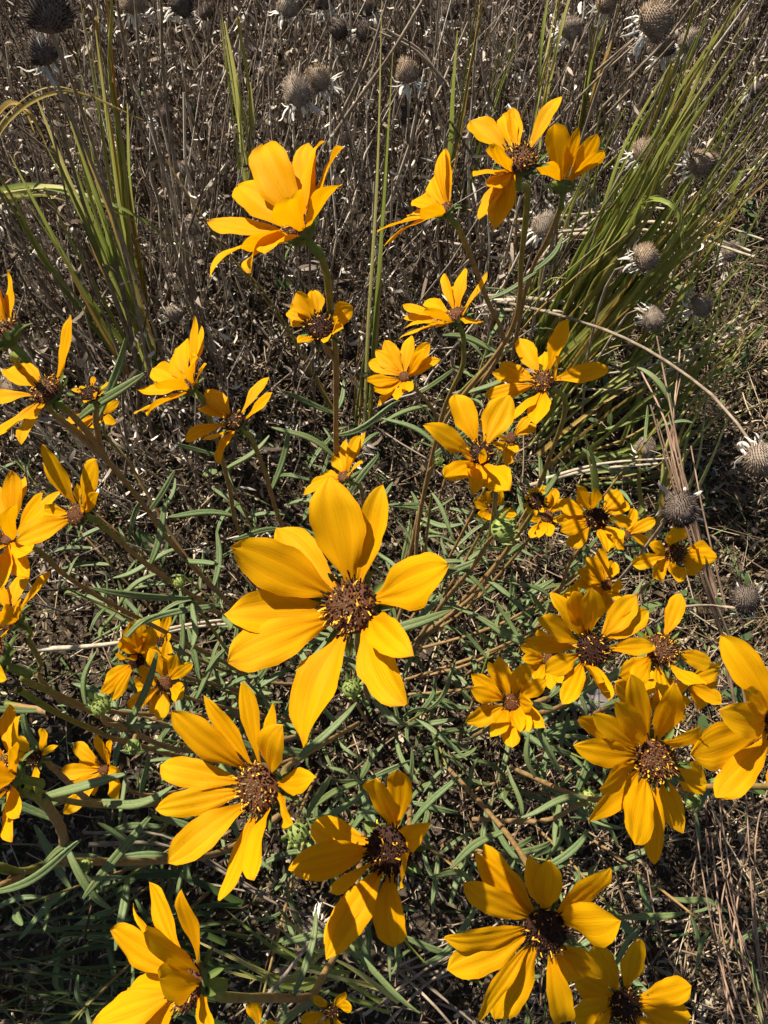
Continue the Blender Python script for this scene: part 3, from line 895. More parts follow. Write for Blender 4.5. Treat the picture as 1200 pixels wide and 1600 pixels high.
add(id='seven', c=(1055, 864), r=17, n=(0, .1, .99), L=64, s=.88, stem=[(1035, 890), (965, 962), (900, 1060), (800, 1120)], zend=.80,
    petals=[(1058, 825, .46), (1017, 852, .34), (988, 882, .34), (1019, 903, .42), (1060, 909, .42), (1093, 894, .46), (1120, 871, .36), (1113, 856, .36)],
    label='small sunlit sunflower with short broad petals beneath the dark spiky seed head')
add(id='crossed', c=(949, 914), r=10, n=(-.15, .25, .95), L=54, s=.8, disc='small', leaves=3,
    petals=[(937, 857, .36), (917, 871, .40), (902, 892, .42), (898, 910), (960, 878, .36), (972, 917, .38), (946, 958, .36), (965, 938), (914, 931), (930, 950)],
    label='small bright sunflower directly below the round shaded bloom')
add(id='budopen', c=(838, 783), r=14, n=(-.1, .2, .97), L=24, z=.56, disc='dark', leaves=2, stem=[(830, 805), (770, 890), (735, 935), (650, 1000)], zend=.84,
    petals=[(838, 760, .5), (826, 763, .4), (820, 775, .4), (818, 790, .4), (824, 802, .4), (850, 766, .4), (856, 780, .4), (850, 800, .4), (836, 806, .4)],
    label='just opening sunflower, dark disc ringed by stubby yellow green petals')
add(id='budbeside', c=(855, 807), r=11, n=(-.1, .2, .97), L=47, s=.75, disc='small', leaves=2,
    petals=[(868, 763, .42), (880, 780, .42), (850, 758, .36), (828, 840, .34), (860, 838, .34), (827, 810, .38), (885, 812), (842, 838)],
    label='small sunflower tucked beneath the just opening dark bud')
add(id='understem', c=(771, 796), r=9, n=(-.1, .1, .98), L=40, s=.7, disc='small', leaves=2,
    petals=[(739, 782, .42), (746, 807, .38), (756, 765, .34), (807, 805, .42), (756, 814, .36), (790, 830, .34), (785, 768, .34)],
    label='small sunflower half covered by the stem of the shaded bloom above it')
add(id='arch', wf=.95, c=(752, 708), r=21, n=(-.08, .30, .95), L=108, disc='dark', stem=[(772, 745), (773, 790), (763, 845), (735, 890), (690, 945), (640, 1020)], zend=.84,
    petals=[(712, 613, .38), (666, 663, .42), (712, 702, .28), (694, 747, .36), (740, 767, .30), (731, 727, .2, 'n'), (793, 762, .44), (796, 618, .48), (756, 700, .12)],
    label='sunflower with two tall shaded petals and one striped petal standing up, dark disc')
add(id='archbehind', c=(798, 684), r=11, n=(0, .3, .95), L=46, s=.72, disc='small', leaves=2,
    petals=[(837, 665, .36), (772, 703, .36), (792, 727, .42), (806, 707, .36), (830, 650), (775, 680)],
    label='small sunflower behind the striped upright petal of a bigger bloom')
add(id='hook', c=(849, 596), r=19, n=(-.48, .12, .85), L=98, stem=[(882, 622), (880, 655), (862, 705), (843, 755), (800, 850), (740, 920), (650, 1010)], zend=.85,
    petals=[(810, 528, .36), (770, 584, .28), (778, 570, .26), (758, 619, .26), (804, 648, .30), (836, 658, .40), (762, 629, .26), (889, 499, .34), (852, 552, .34), (952, 576, .36), (868, 560, .26)],
    label='sunflower with one petal hooked down like a beak, beside the leaning grass')
add(id='tenpetal', c=(632, 589), r=10, n=(-.25, .2, .93), L=72, s=.92, disc='small', stem=[(648, 606), (680, 648), (682, 690)], join=None,
    petals=[(601, 532, .34), (587, 548, .30), (576, 565, .30), (571, 598, .30), (584, 613, .28), (641, 522, .32), (671, 536, .32), (664, 547, .28), (686, 561, .28), (639, 614, .28), (620, 620, .28), (590, 636, .16)],
    label='small sunflower with slim petals and tiny disc, standing alone above the middle leaves')
add(id='feathery', c=(710, 492), r=20, n=(-.42, .70, .56), L=88, disc='small', stem=[(724, 540), (722, 575), (690, 652), (655, 810), (645, 900), (610, 1000)], zend=.86,
    petals=[(629, 479, .30), (630, 497, .24), (622, 526, .22), (631, 510, .30), (664, 473, .32), (692, 426, .20), (714, 444, .36), (727, 418, .32), (763, 426, .14), (754, 505, .22), (749, 455, .30), (663, 484, .34, 'n'), (674, 505, .34, 'n')],
    label='crowded sunflower seen from the side, petals sweeping to one side over a green cup')
add(id='topbig', wf=.98, c=(466, 357), r=29, n=(-.58, .62, .52), L=172, z=.284, stem=[(497, 390), (511, 430), (517, 490), (525, 570), (527, 740), (545, 900), (565, 1050)], zend=.84, leaves=5, lt=.42,
    petals=[(406, 222, .40, 'f'), (368, 286, .40, 'f'), (324, 348, .28, 'f'), (366, 374, .24, 'n'), (322, 419, .18, 'n'), (379, 413, .32, 'n'), (404, 384, .26, 'n'), (473, 217, .28, 'f'), (500, 215, .20, 'f'), (530, 226, .30, 'f'), (524, 282, .28, 'n'), (456, 312, .36, 'n')],
    label='large sunflower opening upward like a cup on a tall stem at the upper middle')
add(id='shrivel', c=(502, 512), r=25, n=(-.05, .15, .98), L=68, s=.75, z=.40, disc='dark', leaves=0, stem=[(512, 545), (521, 570)], join='topbig',
    petals=[(462, 457, .40), (490, 452, .36), (548, 479, .46), (453, 477, .28), (447, 487, .24), (454, 501, .30), (467, 532, .26), (528, 498, .28), (531, 510, .24), (512, 534, .24)],
    label='shaded withering sunflower with short petals attached under the tall cup shaped bloom')
add(id='pair', c=(694, 327), r=17, n=(-.62, .62, .48), L=108, disc='small', stem=[(714, 352), (735, 400), (762, 470), (785, 540), (740, 620)], zend=.84, leaves=2,
    petals=[(590, 362, .28), (600, 385, .30), (634, 335, .18), (647, 315, .34), (659, 328, .34, 'n'), (677, 272, .38), (689, 232, .26), (698, 234, .28)],
    label='sunflower in side view with green cup, petals fanned like an open hand')
add(id='topdisc', c=(811, 250), r=30, n=(-.12, .42, .90), L=118, stem=[(824, 300), (815, 400), (797, 520), (700, 650), (680, 715), (655, 800), (620, 960)], zend=.87,
    petals=[(735, 190, .40), (741, 271, .34), (785, 176, .30), (772, 228, .34, 'n'), (875, 146, .28), (748, 342, .30), (773, 356, .40), (760, 294, .28, 'n'), (800, 170, .26)],
    label='topmost sunflower with a broad brown disc and one petal curled over it')
add(id='topback', c=(880, 285), r=20, n=(.05, .93, .15), L=98, disc='small', stem=[(876, 325), (855, 375), (825, 440), (800, 560)], zend=.90, leaves=2,
    petals=[(868, 190, .46), (933, 210, .32), (943, 236, .30), (848, 250, .34), (905, 200, .2)],
    label='sunflower seen from behind next to the topmost disc, three petals rising from a green cup')
add(id='midtop', c=(537, 745), r=11, n=(-.42, .50, .76), L=66, s=.85, disc='small', leaves=2, stem=[(562, 760), (568, 800), (580, 960)], zend=.86,
    petals=[(540, 687, .22), (560, 680, .28), (572, 675, .18), (531, 704, .42), (567, 725, .32), (498, 742, .30), (486, 756, .22), (473, 770, .22), (481, 782, .24)],
    label='small sunflower mostly hidden behind the top petal of the largest bloom')
add(id='leftcup', c=(294, 602), r=18, n=(-.55, .55, .63), L=110, z=.44, stem=[(320, 635), (340, 690), (358, 760), (378, 840), (450, 960)], zend=.86,
    petals=[(308, 495, .18, 'f'), (315, 509, .24, 'f'), (291, 530, .32, 'f'), (323, 572, .30, 'n'), (268, 548, .40, 'f'), (240, 576, .40, 'f'), (215, 610, .34, 'f'), (208, 643, .24, 'n'), (226, 642, .34, 'n'), (249, 601, .36, 'n'), (304, 556, .30, 'n')],
    label='crowded cup shaped sunflower above the four petalled bloom, many overlapping petals')
add(id='fourpetal', c=(367, 659), r=18, n=(-.30, .50, .80), L=94, disc='dark', stem=[(392, 684), (415, 740), (441, 822), (500, 950)], zend=.86,
    petals=[(325, 611, .40), (310, 634, .26), (287, 687, .30), (318, 690, .2), (338, 720, .30), (418, 586, .24), (429, 616, .30)],
    label='sparse sunflower with dark disc and few widely spaced petals under the crowded bloom')
add(id='leftedge', c=(2, 520), r=30, n=(-.48, .66, .56), L=118, z=.33, stem=[(22, 560), (80, 640), (150, 702), (222, 785), (262, 842), (340, 925), (430, 1010)], zend=.84, leaves=5, lt=.45,
    petals=[(16, 424, .34), (-30, 425), (-80, 470), (-100, 540), (-60, 590), (-10, 440, .3)],
    label='sunflower cut by the left edge, its long stem running down across other blooms')
add(id='anthers', c=(73, 610), r=26, n=(-.25, .50, .83), L=122, z=.375, stem=[(105, 640), (140, 680), (160, 705)], join='leftedge', leaves=1,
    petals=[(108, 492, .30), (5, 572, .34), (30, 566, .26), (-40, 640, .34), (-20, 688, .36), (30, 690, .2)],
    label='sunflower behind the slanting stem, bristling anthers and one petal standing upright')
add(id='greenbud', c=(141, 616), r=16, n=(0, .45, .89), L=33, z=.44, disc='dark', leaves=1, stem=[(150, 660), (166, 705)], join='leftedge',
    petals=[(147, 588, .3), (169, 597, .28), (126, 604, .3), (150, 612, .26), (112, 608, .28), (163, 612, .24), (132, 628, .26)],
    label='opening green bud with stubby dull yellow petals beside the upright petal')
add(id='tucked', c=(154, 650), r=9, n=(-.1, .1, .98), L=50, s=.8, disc='small', leaves=2, stem=[(165, 680), (200, 720), (232, 775), (300, 880), (420, 1010)], zend=.86,
    petals=[(187, 626, .28), (105, 656, .30), (119, 673, .34), (143, 668, .32), (180, 660, .3)],
    label='small sunflower peeping out below the opening green bud')
add(id='leftdisc', c=(119, 804), r=19, n=(-.35, .15, .92), L=118, stem=[(168, 828), (240, 890), (330, 950), (450, 1030)], zend=.82, disc='small',
    petals=[(69, 693, .42), (152, 718, .40), (131, 758, .32, 'n'), (25, 846, .42), (64, 797, .20), (150, 770, .2)],
    label='sunflower with two broad upright petals and purplish disc near the left edge')
add(id='leftbehind', c=(12, 842), r=13, n=(-.1, .58, .8), L=108, s=1.12, disc='small', leaves=2, stem=[(60, 860), (150, 930), (400, 1060)], zend=.84,
    petals=[(20, 735, .34), (36, 743, .38), (-12, 755, .34), (95, 766, .36), (72, 772, .30), (50, 862, .40), (-40, 880), (42, 898, .38), (0, 920), (-70, 800), (14, 790, .4, 'n')],
    label='shaded sunflower behind the broad petalled bloom at the left edge')
add(id='leftbright', c=(16, 966), r=22, n=(-.40, .55, .73), L=92, stem=[(46, 1002), (63, 1035), (66, 1065), (150, 1110), (420, 1120)], zend=.80, disc='small', leaves=3,
    petals=[(40, 894, .40), (77, 892, .24), (73, 912, .28), (-8, 900, .34), (0, 955, .46, 'n'), (-60, 940), (-70, 990), (-30, 1030), (30, 940, .3)],
    label='bright sunflower at the left edge with upright petals above a big green flower back')
add(id='leftback', c=(-16, 1030), r=36, n=(-.62, .48, .62), L=125, z=.30, stem=[(40, 1064), (105, 1092), (200, 1140), (285, 1172), (400, 1165), (500, 1140)], zend=.76, leaves=4,
    petals=[(12, 1062, .2), (-60, 930), (-110, 990), (-130, 1050), (-100, 1110), (-40, 1140), (-20, 950)],
    label='big sunflower turned away at the left edge showing its thick green back')
add(id='leftlow', c=(8, 1212), r=33, n=(-.62, .42, .66), L=122, z=.30, stem=[(64, 1240), (140, 1256), (235, 1256), (340, 1235), (470, 1180)], zend=.76, leaves=4,
    petals=[(12, 1100, .34), (27, 1119, .24), (-60, 1115), (-100, 1180), (-90, 1260), (-30, 1318), (10, 1314, .22), (28, 1276, .26), (-40, 1215, .5, 'n'), (20, 1170, .36, 'n')],
    label='large orange yellow sunflower cut by the left edge above the branching brown stalk')
add(id='leftdark', c=(54, 1184), r=14, n=(-.35, .45, .82), L=52, s=.8, z=.42, disc='dark', leaves=1, stem=[(85, 1202), (132, 1246), (150, 1257)], join='leftlow',
    petals=[(68, 1138, .46), (28, 1152, .34), (26, 1186, .34), (55, 1236, .34), (88, 1165, .2)],
    label='small shaded sunflower with dark disc beside the large bloom at the left edge')
add(id='leftsmall', c=(162, 1202), r=11, n=(-.35, .2, .91), L=68, s=.85, disc='small', leaves=3, stem=[(190, 1228), (260, 1240), (430, 1190)], zend=.80,
    petals=[(115, 1161, .32), (152, 1147, .30), (176, 1156, .30), (126, 1187, .28), (95, 1207, .34), (103, 1246, .30), (100, 1272, .30), (181, 1246, .34), (190, 1207, .26), (164, 1168, .40, 'n'), (140, 1240, .3)],
    label='small sunflower half crossed by leafy stalks below the round green bud')
add(id='neat', c=(257, 1068), r=14, n=(-.08, .12, .99), L=61, s=.82, disc='small', leaves=3, stem=[(270, 1080), (330, 1100), (470, 1130)], zend=.82,
    petals=[(235, 1012, .38), (261, 1001, .26), (275, 1023, .30), (301, 1036, .28), (287, 1092, .44), (248, 1125, .34), (233, 1115, .26), (214, 1105, .26), (199, 1103, .34), (209, 1071, .38), (217, 1045, .34)],
    label='small neat orange yellow sunflower in front of a shaded larger bloom')
add(id='shadedback', c=(214, 1032), r=13, n=(0, .05, .99), L=78, s=1.08, disc='dark', leaves=2, stem=[(260, 1050), (420, 1090)], zend=.84,
    petals=[(203, 973, .42), (220, 966, .38), (186, 1020, .36), (161, 1067, .36), (158, 1084, .30), (174, 1093, .34), (238, 980, .40), (190, 993, .34), (250, 1010, .34)],
    label='deeply shaded sunflower right behind the small neat bloom')
add(id='tinyback', c=(251, 1003), r=8, n=(0, .35, .93), L=49, s=.8, disc='dark', leaves=1,
    petals=[(243, 959, .28), (265, 956, .30), (269, 995, .28), (235, 1000, .30), (255, 1045, .3)],
    label='tiny sunflower with two raised petals above the small neat bloom')
add(id='bottomleft', c=(292, 1540), r=38, n=(-.66, .38, .64), L=178, stem=[(345, 1557), (420, 1559), (482, 1557), (502, 1530), (545, 1440), (570, 1300)], zend=.70, sr=.0019, leaves=3,
    petals=[(236, 1377, .34), (202, 1413, .12), (174, 1452, .38), (225, 1457, .34, 'n'), (196, 1543, .32), (145, 1600, .38), (330, 1640, .34), (250, 1530, .36, 'n'), (230, 1660, .36), (276, 1395, .3)],
    label='large sunflower in the bottom corner turned sideways, green cup toward the middle')
add(id='bottomtip', c=(408, 1612), r=12, n=(-.1, .2, .97), L=52, s=.9, z=.40, disc='small', leaves=1, stem=[(440, 1600), (490, 1562)], join='bottomleft',
    petals=[(392, 1562, .42), (434, 1598, .34), (370, 1620), (400, 1660), (450, 1640)],
    label='sunflower at the bottom edge with only its upper petal inside the picture')
add(id='bottomback', c=(518, 1580), r=11, n=(.15, .10, .98), L=46, s=.85, z=.42, disc='dark', leaves=1, stem=[(500, 1570), (492, 1556)], join='bottomleft',
    petals=[(548, 1573, .42), (470, 1596, .4), (500, 1608, .4), (535, 1615, .36), (540, 1550, .3), (490, 1555, .3)],
    label='small shaded sunflower hanging below the fork of the bottom stalk')
for f in F: sunflower(f)

# ------------------------------------------------------------------ buds
def bud(x, y, rpx, z, n, stem, label, join=None, open_=0.5):
    c = P(x, y, z); n = camdir(n); r = z * rpx / FPX
    path = [c - n * r * 0.6]
    zend = ground_z(*stem[-1]) - 0.01
    J = STEMS.get(join)
    if J is not None:
        best = min(range(len(J)), key=lambda k: math.hypot(pix(J[k])[0] - stem[-1][0], pix(J[k])[1] - stem[-1][1]))
        zend = pix(J[best])[2]
    for k, q in enumerate(stem):
        fr = (k + 1) / len(stem)
        path.append(P(q[0], q[1], z + 0.01 + (zend - z - 0.01) * fr))
    if J is not None: path[-1] = Vector(J[best])
    root = empty('flower_bud', path[-1])
    tag(root, label, 'flower bud', 'green sunflower buds')
    me, C = stem_mesh(path, 0.0012, 0.0016, path[-1]); link('stem', me, root)
    Mz = Matrix.Translation(c) @ n.to_track_quat('Z', 'Y').to_matrix().to_4x4() @ Matrix.Scale(r, 4)
    cupo = link('flower_cup', CUPB, root, Mz)
    for ring, (nb, z0, el, ln) in enumerate(((9, -0.35, 0.35, 1.0), (9, -0.1, 0.9, 0.95), (7, 0.1, 1.6, 0.75))):
        for q in range(nb):
            a = 2 * math.pi * (q + 0.5 * ring) / nb + random.uniform(-0.12, 0.12)
            rad = Vector((math.cos(a), math.sin(a), 0))
            d = rad * open_ + Vector((0, 0, el))
            b = bpy.data.objects.new('bract', random.choice(BUDBRACTS)); COL.objects.link(b)
            b.parent = cupo
            b.matrix_basis = Matrix.Translation(rad * (0.82 - 0.2 * ring) + Vector((0, 0, z0))) @ frame(d, -rad + Vector((0, 0, 0.3))) @ Matrix.Scale(ln * random.uniform(0.9, 1.3), 4)
    return root

def make_cupb():
    prof = [(0.16, -0.95), (0.55, -0.80), (0.92, -0.42), (1.0, -0.05), (0.80, 0.35), (0.4, 0.55), (0.05, 0.62)]
    NA = 14; V = []
    for r, z in prof:
        for q in range(NA):
            t = 2 * math.pi * q / NA; V.append([r * math.cos(t), r * math.sin(t), z])
    F = [[a * NA + q, a * NA + (q + 1) % NA, (a + 1) * NA + (q + 1) % NA, (a + 1) * NA + q] for a in range(len(prof) - 1) for q in range(NA)]
    return np_mesh('flower_cup', np.array(V), np.array(F), M_bud)
CUPB = make_cupb()
bud(549, 1075, 15, .50, (.1, .6, .8), [(560, 1105), (575, 1130)], 'green bud just under the petals of the largest sunflower')
bud(465, 1303, 17, .42, (.0, .2, .95), [(468, 1270), (500, 1200)], 'knobbly pale green bud between the two lower sunflowers', open_=.8)
bud(157, 1103, 15, .40, (.1, .7, .7), [(165, 1130), (180, 1133)], 'round green bud on the brown stalk left of the neat small bloom', join='leftback')
bud(920, 1246, 12, .55, (-.1, .3, .9), [(905, 1258), (890, 1264)], 'spiky yellow green bud on the stalk beside the large sunlit bloom', join='rightedge', open_=.9)
bud(1082, 1250, 13, .48, (.3, .0, .9), [(1085, 1235)], 'smooth green bud under the lower petals of the large sunlit bloom', join='rightedge', open_=.2)
bud(786, 828, 20, .54, (.6, .3, .7), [(760, 850), (745, 880)], 'big shaded green bud below the stem of the two petal bloom', join='arch', open_=.6)
bud(280, 910, 9, .52, (.1, .3, .9), [(285, 915)], 'tiny green bud sprouting from the slanting stem of a left bloom', join='leftdisc')
bud(686, 721, 7, .55, (.3, .2, .9), [(672, 735)], 'tiny pale bud on the thin brown stem beside the tall shaded petals', join='feathery')
bud(133, 1352, 9, .50, (.1, .2, .9), [(133, 1346), (240, 1340)], 'tiny leafy bud on the horizontal brown stalk')
bud(208, 1165, 11, .44, (.1, -.6, .7), [(210, 1155), (212, 1145)], 'drooping green bud hanging from the brown stalk', join='leftback', open_=.3)

# brown branching stalk at the lower left
def stalk_thing(name, paths, r0, r1, mat, label, cat, group=None, leaves=0, root_i=-1):
    """paths: list of [(x,y,z),...] photo waypoints with depth"""
    P3 = [[P(*q) for q in p] for p in paths]
    rootp = P3[0][root_i].copy()
    root = empty(name, rootp)
    tag(root, label, cat, group)
    for p in P3:
        me, C = stem_mesh(p, r0, r1, rootp, mat)
        link('stem', me, root)
        if leaves: leaves_on(root, C, 0.1, 0.95, leaves)
    return root

stalk_thing('branching_stalk', [[(-60, 1350, .42), (0, 1355, .44), (35, 1362, .46), (100, 1347, .50), (250, 1345, .60), (360, 1325, .70), (470, 1250, .80)],
                                [(30, 1228, .335), (70, 1255, .38), (97, 1300, .45), (102, 1345, .50)], [(-20, 1400, .40), (20, 1375, .45), (35, 1362, .46)]],
            .0024, .0030, None, 'forked brown stalk running level across the lower left corner', 'stalk', leaves=3)
stalk_thing('branching_stalk', [[(30, 1078, .40), (85, 1112, .44), (150, 1142, .50), (200, 1160, .55), (330, 1190, .70), (460, 1180, .82)], [(10, 1100, .46), (76, 1112, .44)]],
            .0017, .0022, None, 'thin brown stalk running beside the thick stem of the turned away bloom', 'stalk', leaves=2)

# ------------------------------------------------------------------ leafy shoots of the sunflower plant
LAND = {'main': 'the largest bloom', 'star': 'the lone small bloom with thirteen petals', 'lowleft': 'the tilted bloom beside the largest', 'lowmid': 'the bloom with half shaded disc',
        'lowright': 'the large bloom over the bottom shaded one', 'right': 'the big sunlit bloom at the right', 'trio': 'the shaded dark disc bloom', 'arch': 'the bloom with tall shaded petals',
        'tenpetal': 'the slim petalled small bloom', 'neat': 'the small neat orange bloom', 'fourpetal': 'the sparse dark disc bloom', 'leftsmall': 'the stalk crossed small bloom'}
LPOS = {f['id']: f['c'] for f in F if f['id'] in LAND}
used_labels = {}
def shoot_label(x, y):
    k = min(LPOS, key=lambda q: math.hypot(LPOS[q][0] - x, LPOS[q][1] - y))
    dx, dy = x - LPOS[k][0], y - LPOS[k][1]
    d = ('right of' if dx > 0 else 'left of') if abs(dx) > abs(dy) else ('below' if dy > 0 else 'above')
    key = (k, d)
    used_labels[key] = used_labels.get(key, 0) + 1
    w = ['', 'taller ', 'lower ', 'thinner ', 'outermost '][min(used_labels[key] - 1, 4)]
    return f'{w}shoot of narrow leaves {d} {LAND[k]}'
shoot_spots = []
tries = 0
while len(shoot_spots) < 56:
    x = random.gauss(600, 180); y = random.gauss(1120, 165); tries += 1
    if not (230 < x < 930 and 780 < y < 1480): continue
    if tries < 4000 and any(math.hypot(x - a, y - b) < 42 for a, b in shoot_spots): continue
    shoot_spots.append((x, y))
for (x, y) in shoot_spots:
    zg = ground_z(x, y)
    base = P(x, y, zg - 0.004)
    out = Vector((base.x - 0.0, base.y - 0.20, 0))
    out = out * 0.5 + Vector((random.gauss(0, .05), random.gauss(0, .05), 0))
    hgt = random.uniform(0.07, 0.20)
    mid = base + out * 0.4 + Vector((0, 0, hgt * 0.55)); top = base + out * 0.9 + Vector((0, 0, hgt))
    root = empty('leafy_shoot', base)
    tag(root, shoot_label(x, y), 'leafy shoot', 'leafy shoots at the foot of the sunflowers')
    me, C = stem_mesh([top, mid, base], 0.0009, 0.0017, base, n=10); link('stem', me, root)
    leaves_on(root, C, 0.0, 0.85, random.randint(9, 12), 0.032, 0.066)

# a few single leaves that read clearly in front
def shoot_leaves(pix_leaves, label):
    b = P(*pix_leaves[0][0])
    root = empty('leafy_shoot', Vector((b.x, b.y, 0)))
    tag(root, label, 'leafy shoot')
    me, C = stem_mesh([b, b * 0.6 + Vector((b.x, b.y, 0)) * 0.4, Vector((b.x, b.y, 0))], 0.0011, 0.0017, root.location, n=8); link('stem', me, root)
    for (a, t) in pix_leaves:
        pa, pt = P(*a), P(*t)
        L = (pt - pa).length
        M = Matrix.Translation(pa) @ frame(pt - pa, (-FW) + Vector((random.uniform(-.3, .3), random.uniform(-.3, .3), 0))) @ Matrix.Diagonal((L * 1.03, min(L, 0.055) * 1.05, min(L, 0.055), 1))
        link('leaf', random.choice(LEAVES), root, M)
shoot_leaves([((527, 680, .62), (630, 642, .60)), ((524, 715, .62), (432, 662, .60)), ((545, 775, .62), (585, 712, .60))], 'slim leaves spreading either side of the tall stem above the largest bloom')
shoot_leaves([((300, 935, .56), (153, 938, .50)), ((300, 940, .56), (290, 1022, .53)), ((345, 945, .57), (200, 972, .53)), ((250, 960, .58), (162, 1005, .56))], 'long pale green leaves arching over the shaded bloom at the left')
shoot_leaves([((235, 1275, .50), (125, 1410, .45)), ((195, 1205, .48), (194, 1290, .46)), ((250, 1275, .50), (330, 1340, .50)), ((285, 1360, .55), (270, 1430, .54))], 'straight green leaves crossing the horizontal brown stalk')
shoot_leaves([((485, 1283, .52), (566, 1255, .50)), ((480, 1275, .53), (512, 1200, .50)), ((620, 1480, .56), (640, 1540, .58)), ((545, 1475, .56), (640, 1600, .52))], 'dark green leaves around the bloom with half shaded disc')
shoot_leaves([((675, 770, .66), (715, 830, .64)), ((640, 905, .66), (760, 880, .64)), ((690, 930, .66), (640, 990, .64)), ((740, 960, .68), (860, 1000, .66)), ((720, 870, .66), (760, 930, .64))], 'cluster of slim leaves beside the right petals of the largest bloom')

# ------------------------------------------------------------------ dried seed heads
def make_seed(kind, seed):
    r_ = np.random.default_rng(seed)
    mat = {'grey': M_spike, 'brown': M_spikeb, 'dark': M_spiked}[kind]
    NR, NA = 9, 16
    hz = 1.18
    V = []; 
    for a in range(NR + 1):
        ph = math.pi * a / NR
        for q in range(NA):
            t = 2 * math.pi * q / NA
            V.append([0.93 * math.sin(ph) * math.cos(t), 0.93 * math.sin(ph) * math.sin(t), hz * 0.93 * math.cos(ph) * (1 if ph < 1.57 else 0.62)])
    F4 = np.array([[a * NA + q, (a + 1) * NA + q, (a + 1) * NA + (q + 1) % NA, a * NA + (q + 1) % NA] for a in range(NR) for q in range(NA)])
    n = 420
    lop = r_.normal(0, 1, 3); bald = nrm(r_.normal(size=3)[None])[0]
    k = np.arange(n); zc = 1 - 1.62 * (k + 0.5) / n; an = k * 2.39996
    rr = np.sqrt(np.clip(1 - zc * zc, 0, 1))
    d = np.stack([rr * np.cos(an), rr * np.sin(an), zc], 1)
    c = d * 0.90; c[:, 2] *= np.where(c[:, 2] > 0, hz, 0.62 * hz)
    out = nrm(d + np.array([0, 0, 0.55]) + r_.normal(0, 0.08, (n, 3)))
    u = nrm(np.cross(out, np.array([0.3, 0.2, 1.0]))); v = np.cross(out, u)
    w = 0.042; ln = r_.uniform(0.18, 0.42, n)[:, None]
    pts = np.stack([c + u * w, c + v * w, c - u * w, c - v * w, c + out * ln], 1).reshape(-1, 3)
    tri = np.array([[0, 1, 4], [1, 2, 4], [2, 3, 4], [3, 0, 4]])
    F3 = (np.arange(n)[:, None, None] * 5 + tri[None]).reshape(-1, 3) + len(V)
    keepm = ((d @ bald) < 0.95) & (r_.random(n) > 0.05)
    pts[4::5] = np.where(keepm[:, None], pts[4::5], c * 1.02)
    AV = np.concatenate([np.array(V), pts])
    AV = AV * (1 + 0.07 * np.sin(AV @ np.array([2.1, 1.3, 0.7]) * 1.4 + lop[0])[:, None] + 0.05 * np.sin(AV @ np.array([-1.2, 2.3, 1.1]) * 2 + lop[1])[:, None])
    me = np_mesh('seed_cone', AV, [F4, F3], [mat], smooth=False)
    return me
SEEDS = {k: [make_seed(k, 5 + j), make_seed(k, 50 + j), make_seed(k, 95 + j), make_seed(k, 140 + j)] for j, k in enumerate(('grey', 'brown', 'dark'))}

def frill_mesh(seed):
    r_ = random.Random(seed)
    NV = 8
    t = np.linspace(0, 1, NV)
    ang = np.cumsum([0] + [r_.uniform(-0.55, 0.75) for _ in range(NV - 1)])
    side = np.cumsum([0] + [r_.uniform(-0.4, 0.4) for _ in range(NV - 1)])
    step = 1.0 / (NV - 1)
    C = np.zeros((NV, 3))
    for k in range(1, NV):
        C[k] = C[k - 1] + step * np.array([math.cos(ang[k]) * math.cos(side[k]), math.sin(side[k]), -math.sin(ang[k]) * math.cos(side[k])])
    w = np.sin(np.pi * (0.15 + 0.78 * t)) * r_.uniform(0.10, 0.19)
    N = np.stack([np.sin(ang), np.zeros(NV), np.cos(ang)], 1)
    S = np.array([0, 1.0, 0])
    V = np.stack([C - S * w[:, None] / 1.6, C + N * (w * 0.45)[:, None], C + S * w[:, None] / 1.6], 1).reshape(-1, 3)
    i = (np.arange(NV - 1)[:, None] * 3 + np.arange(2)[None]).ravel()
    F = np.stack([i, i + 3, i + 4, i + 1], 1)
    return np_mesh('dried_bract', V, F, M_frill)
FRILLS = [frill_mesh(s) for s in range(9)]

def seed_head(x, y, rpx, fdir, kind, label, nfr=15, real=0.0125, z=None, stempath=None, stretch=1.04, frl=1.3, toward=0.75):
    z = z or FPX * real / rpx
    rpx *= 0.94
    r = z * rpx / FPX
    c = P(x, y, z)
    a = math.radians(fdir)          # direction, in the picture, from the head to its frill (0 = right, 90 = down)
    axis = camdir((-math.cos(a) * 0.75, math.sin(a) * 0.75, toward))
    base = c - axis * r * 0.72
    if stempath:
        path = [base] + [P(*q) for q in stempath]
    else:
        g = Vector((c.x + random.uniform(-.05, .05), c.y + random.uniform(-.02, .08), 0))
        path = [base, base - axis * 0.025 + Vector((0, 0, -0.01)), (base - axis * 0.02) * 0.5 + g * 0.5 + Vector((random.uniform(-.015, .015), random.uniform(-.015, .015), 0.02)), g]
    root = empty('seed_head', path[-1])
    tag(root, label, 'seed head', 'dried flower seed heads')
    me, _ = stem_mesh(path, 0.0011, 0.0020, path[-1], M_dry, n=16, sides=6); link('stem', me, root)
    Mz = Matrix.Translation(c) @ axis.to_track_quat('Z', 'Y').to_matrix().to_4x4() @ Matrix.Rotation(random.uniform(0, 6.28), 4, 'Z')
    link('seed_cone', random.choice(SEEDS[kind]), root, Mz @ Matrix.Diagonal((r * random.uniform(.9, 1.05), r * random.uniform(.9, 1.05), r * stretch * random.uniform(.92, 1.12), 1)))
    for q in range(nfr):
        t = 2 * math.pi * q / nfr + random.uniform(-.25, .25)
        rad = Vector((math.cos(t), math.sin(t), 0))
        d = rad * random.uniform(0.6, 1.0) + Vector((0, 0, -random.uniform(0.3, 1.0)))
        M = Mz @ Matrix.Scale(r, 4) @ Matrix.Translation(rad * 0.62 + Vector((0, 0, -0.60))) @ frame(d, Vector((0, 0, 1)) + rad) @ Matrix.Scale(frl * random.uniform(0.65, 1.2), 4)
        link('dried_bract', random.choice(FRILLS), root, M)

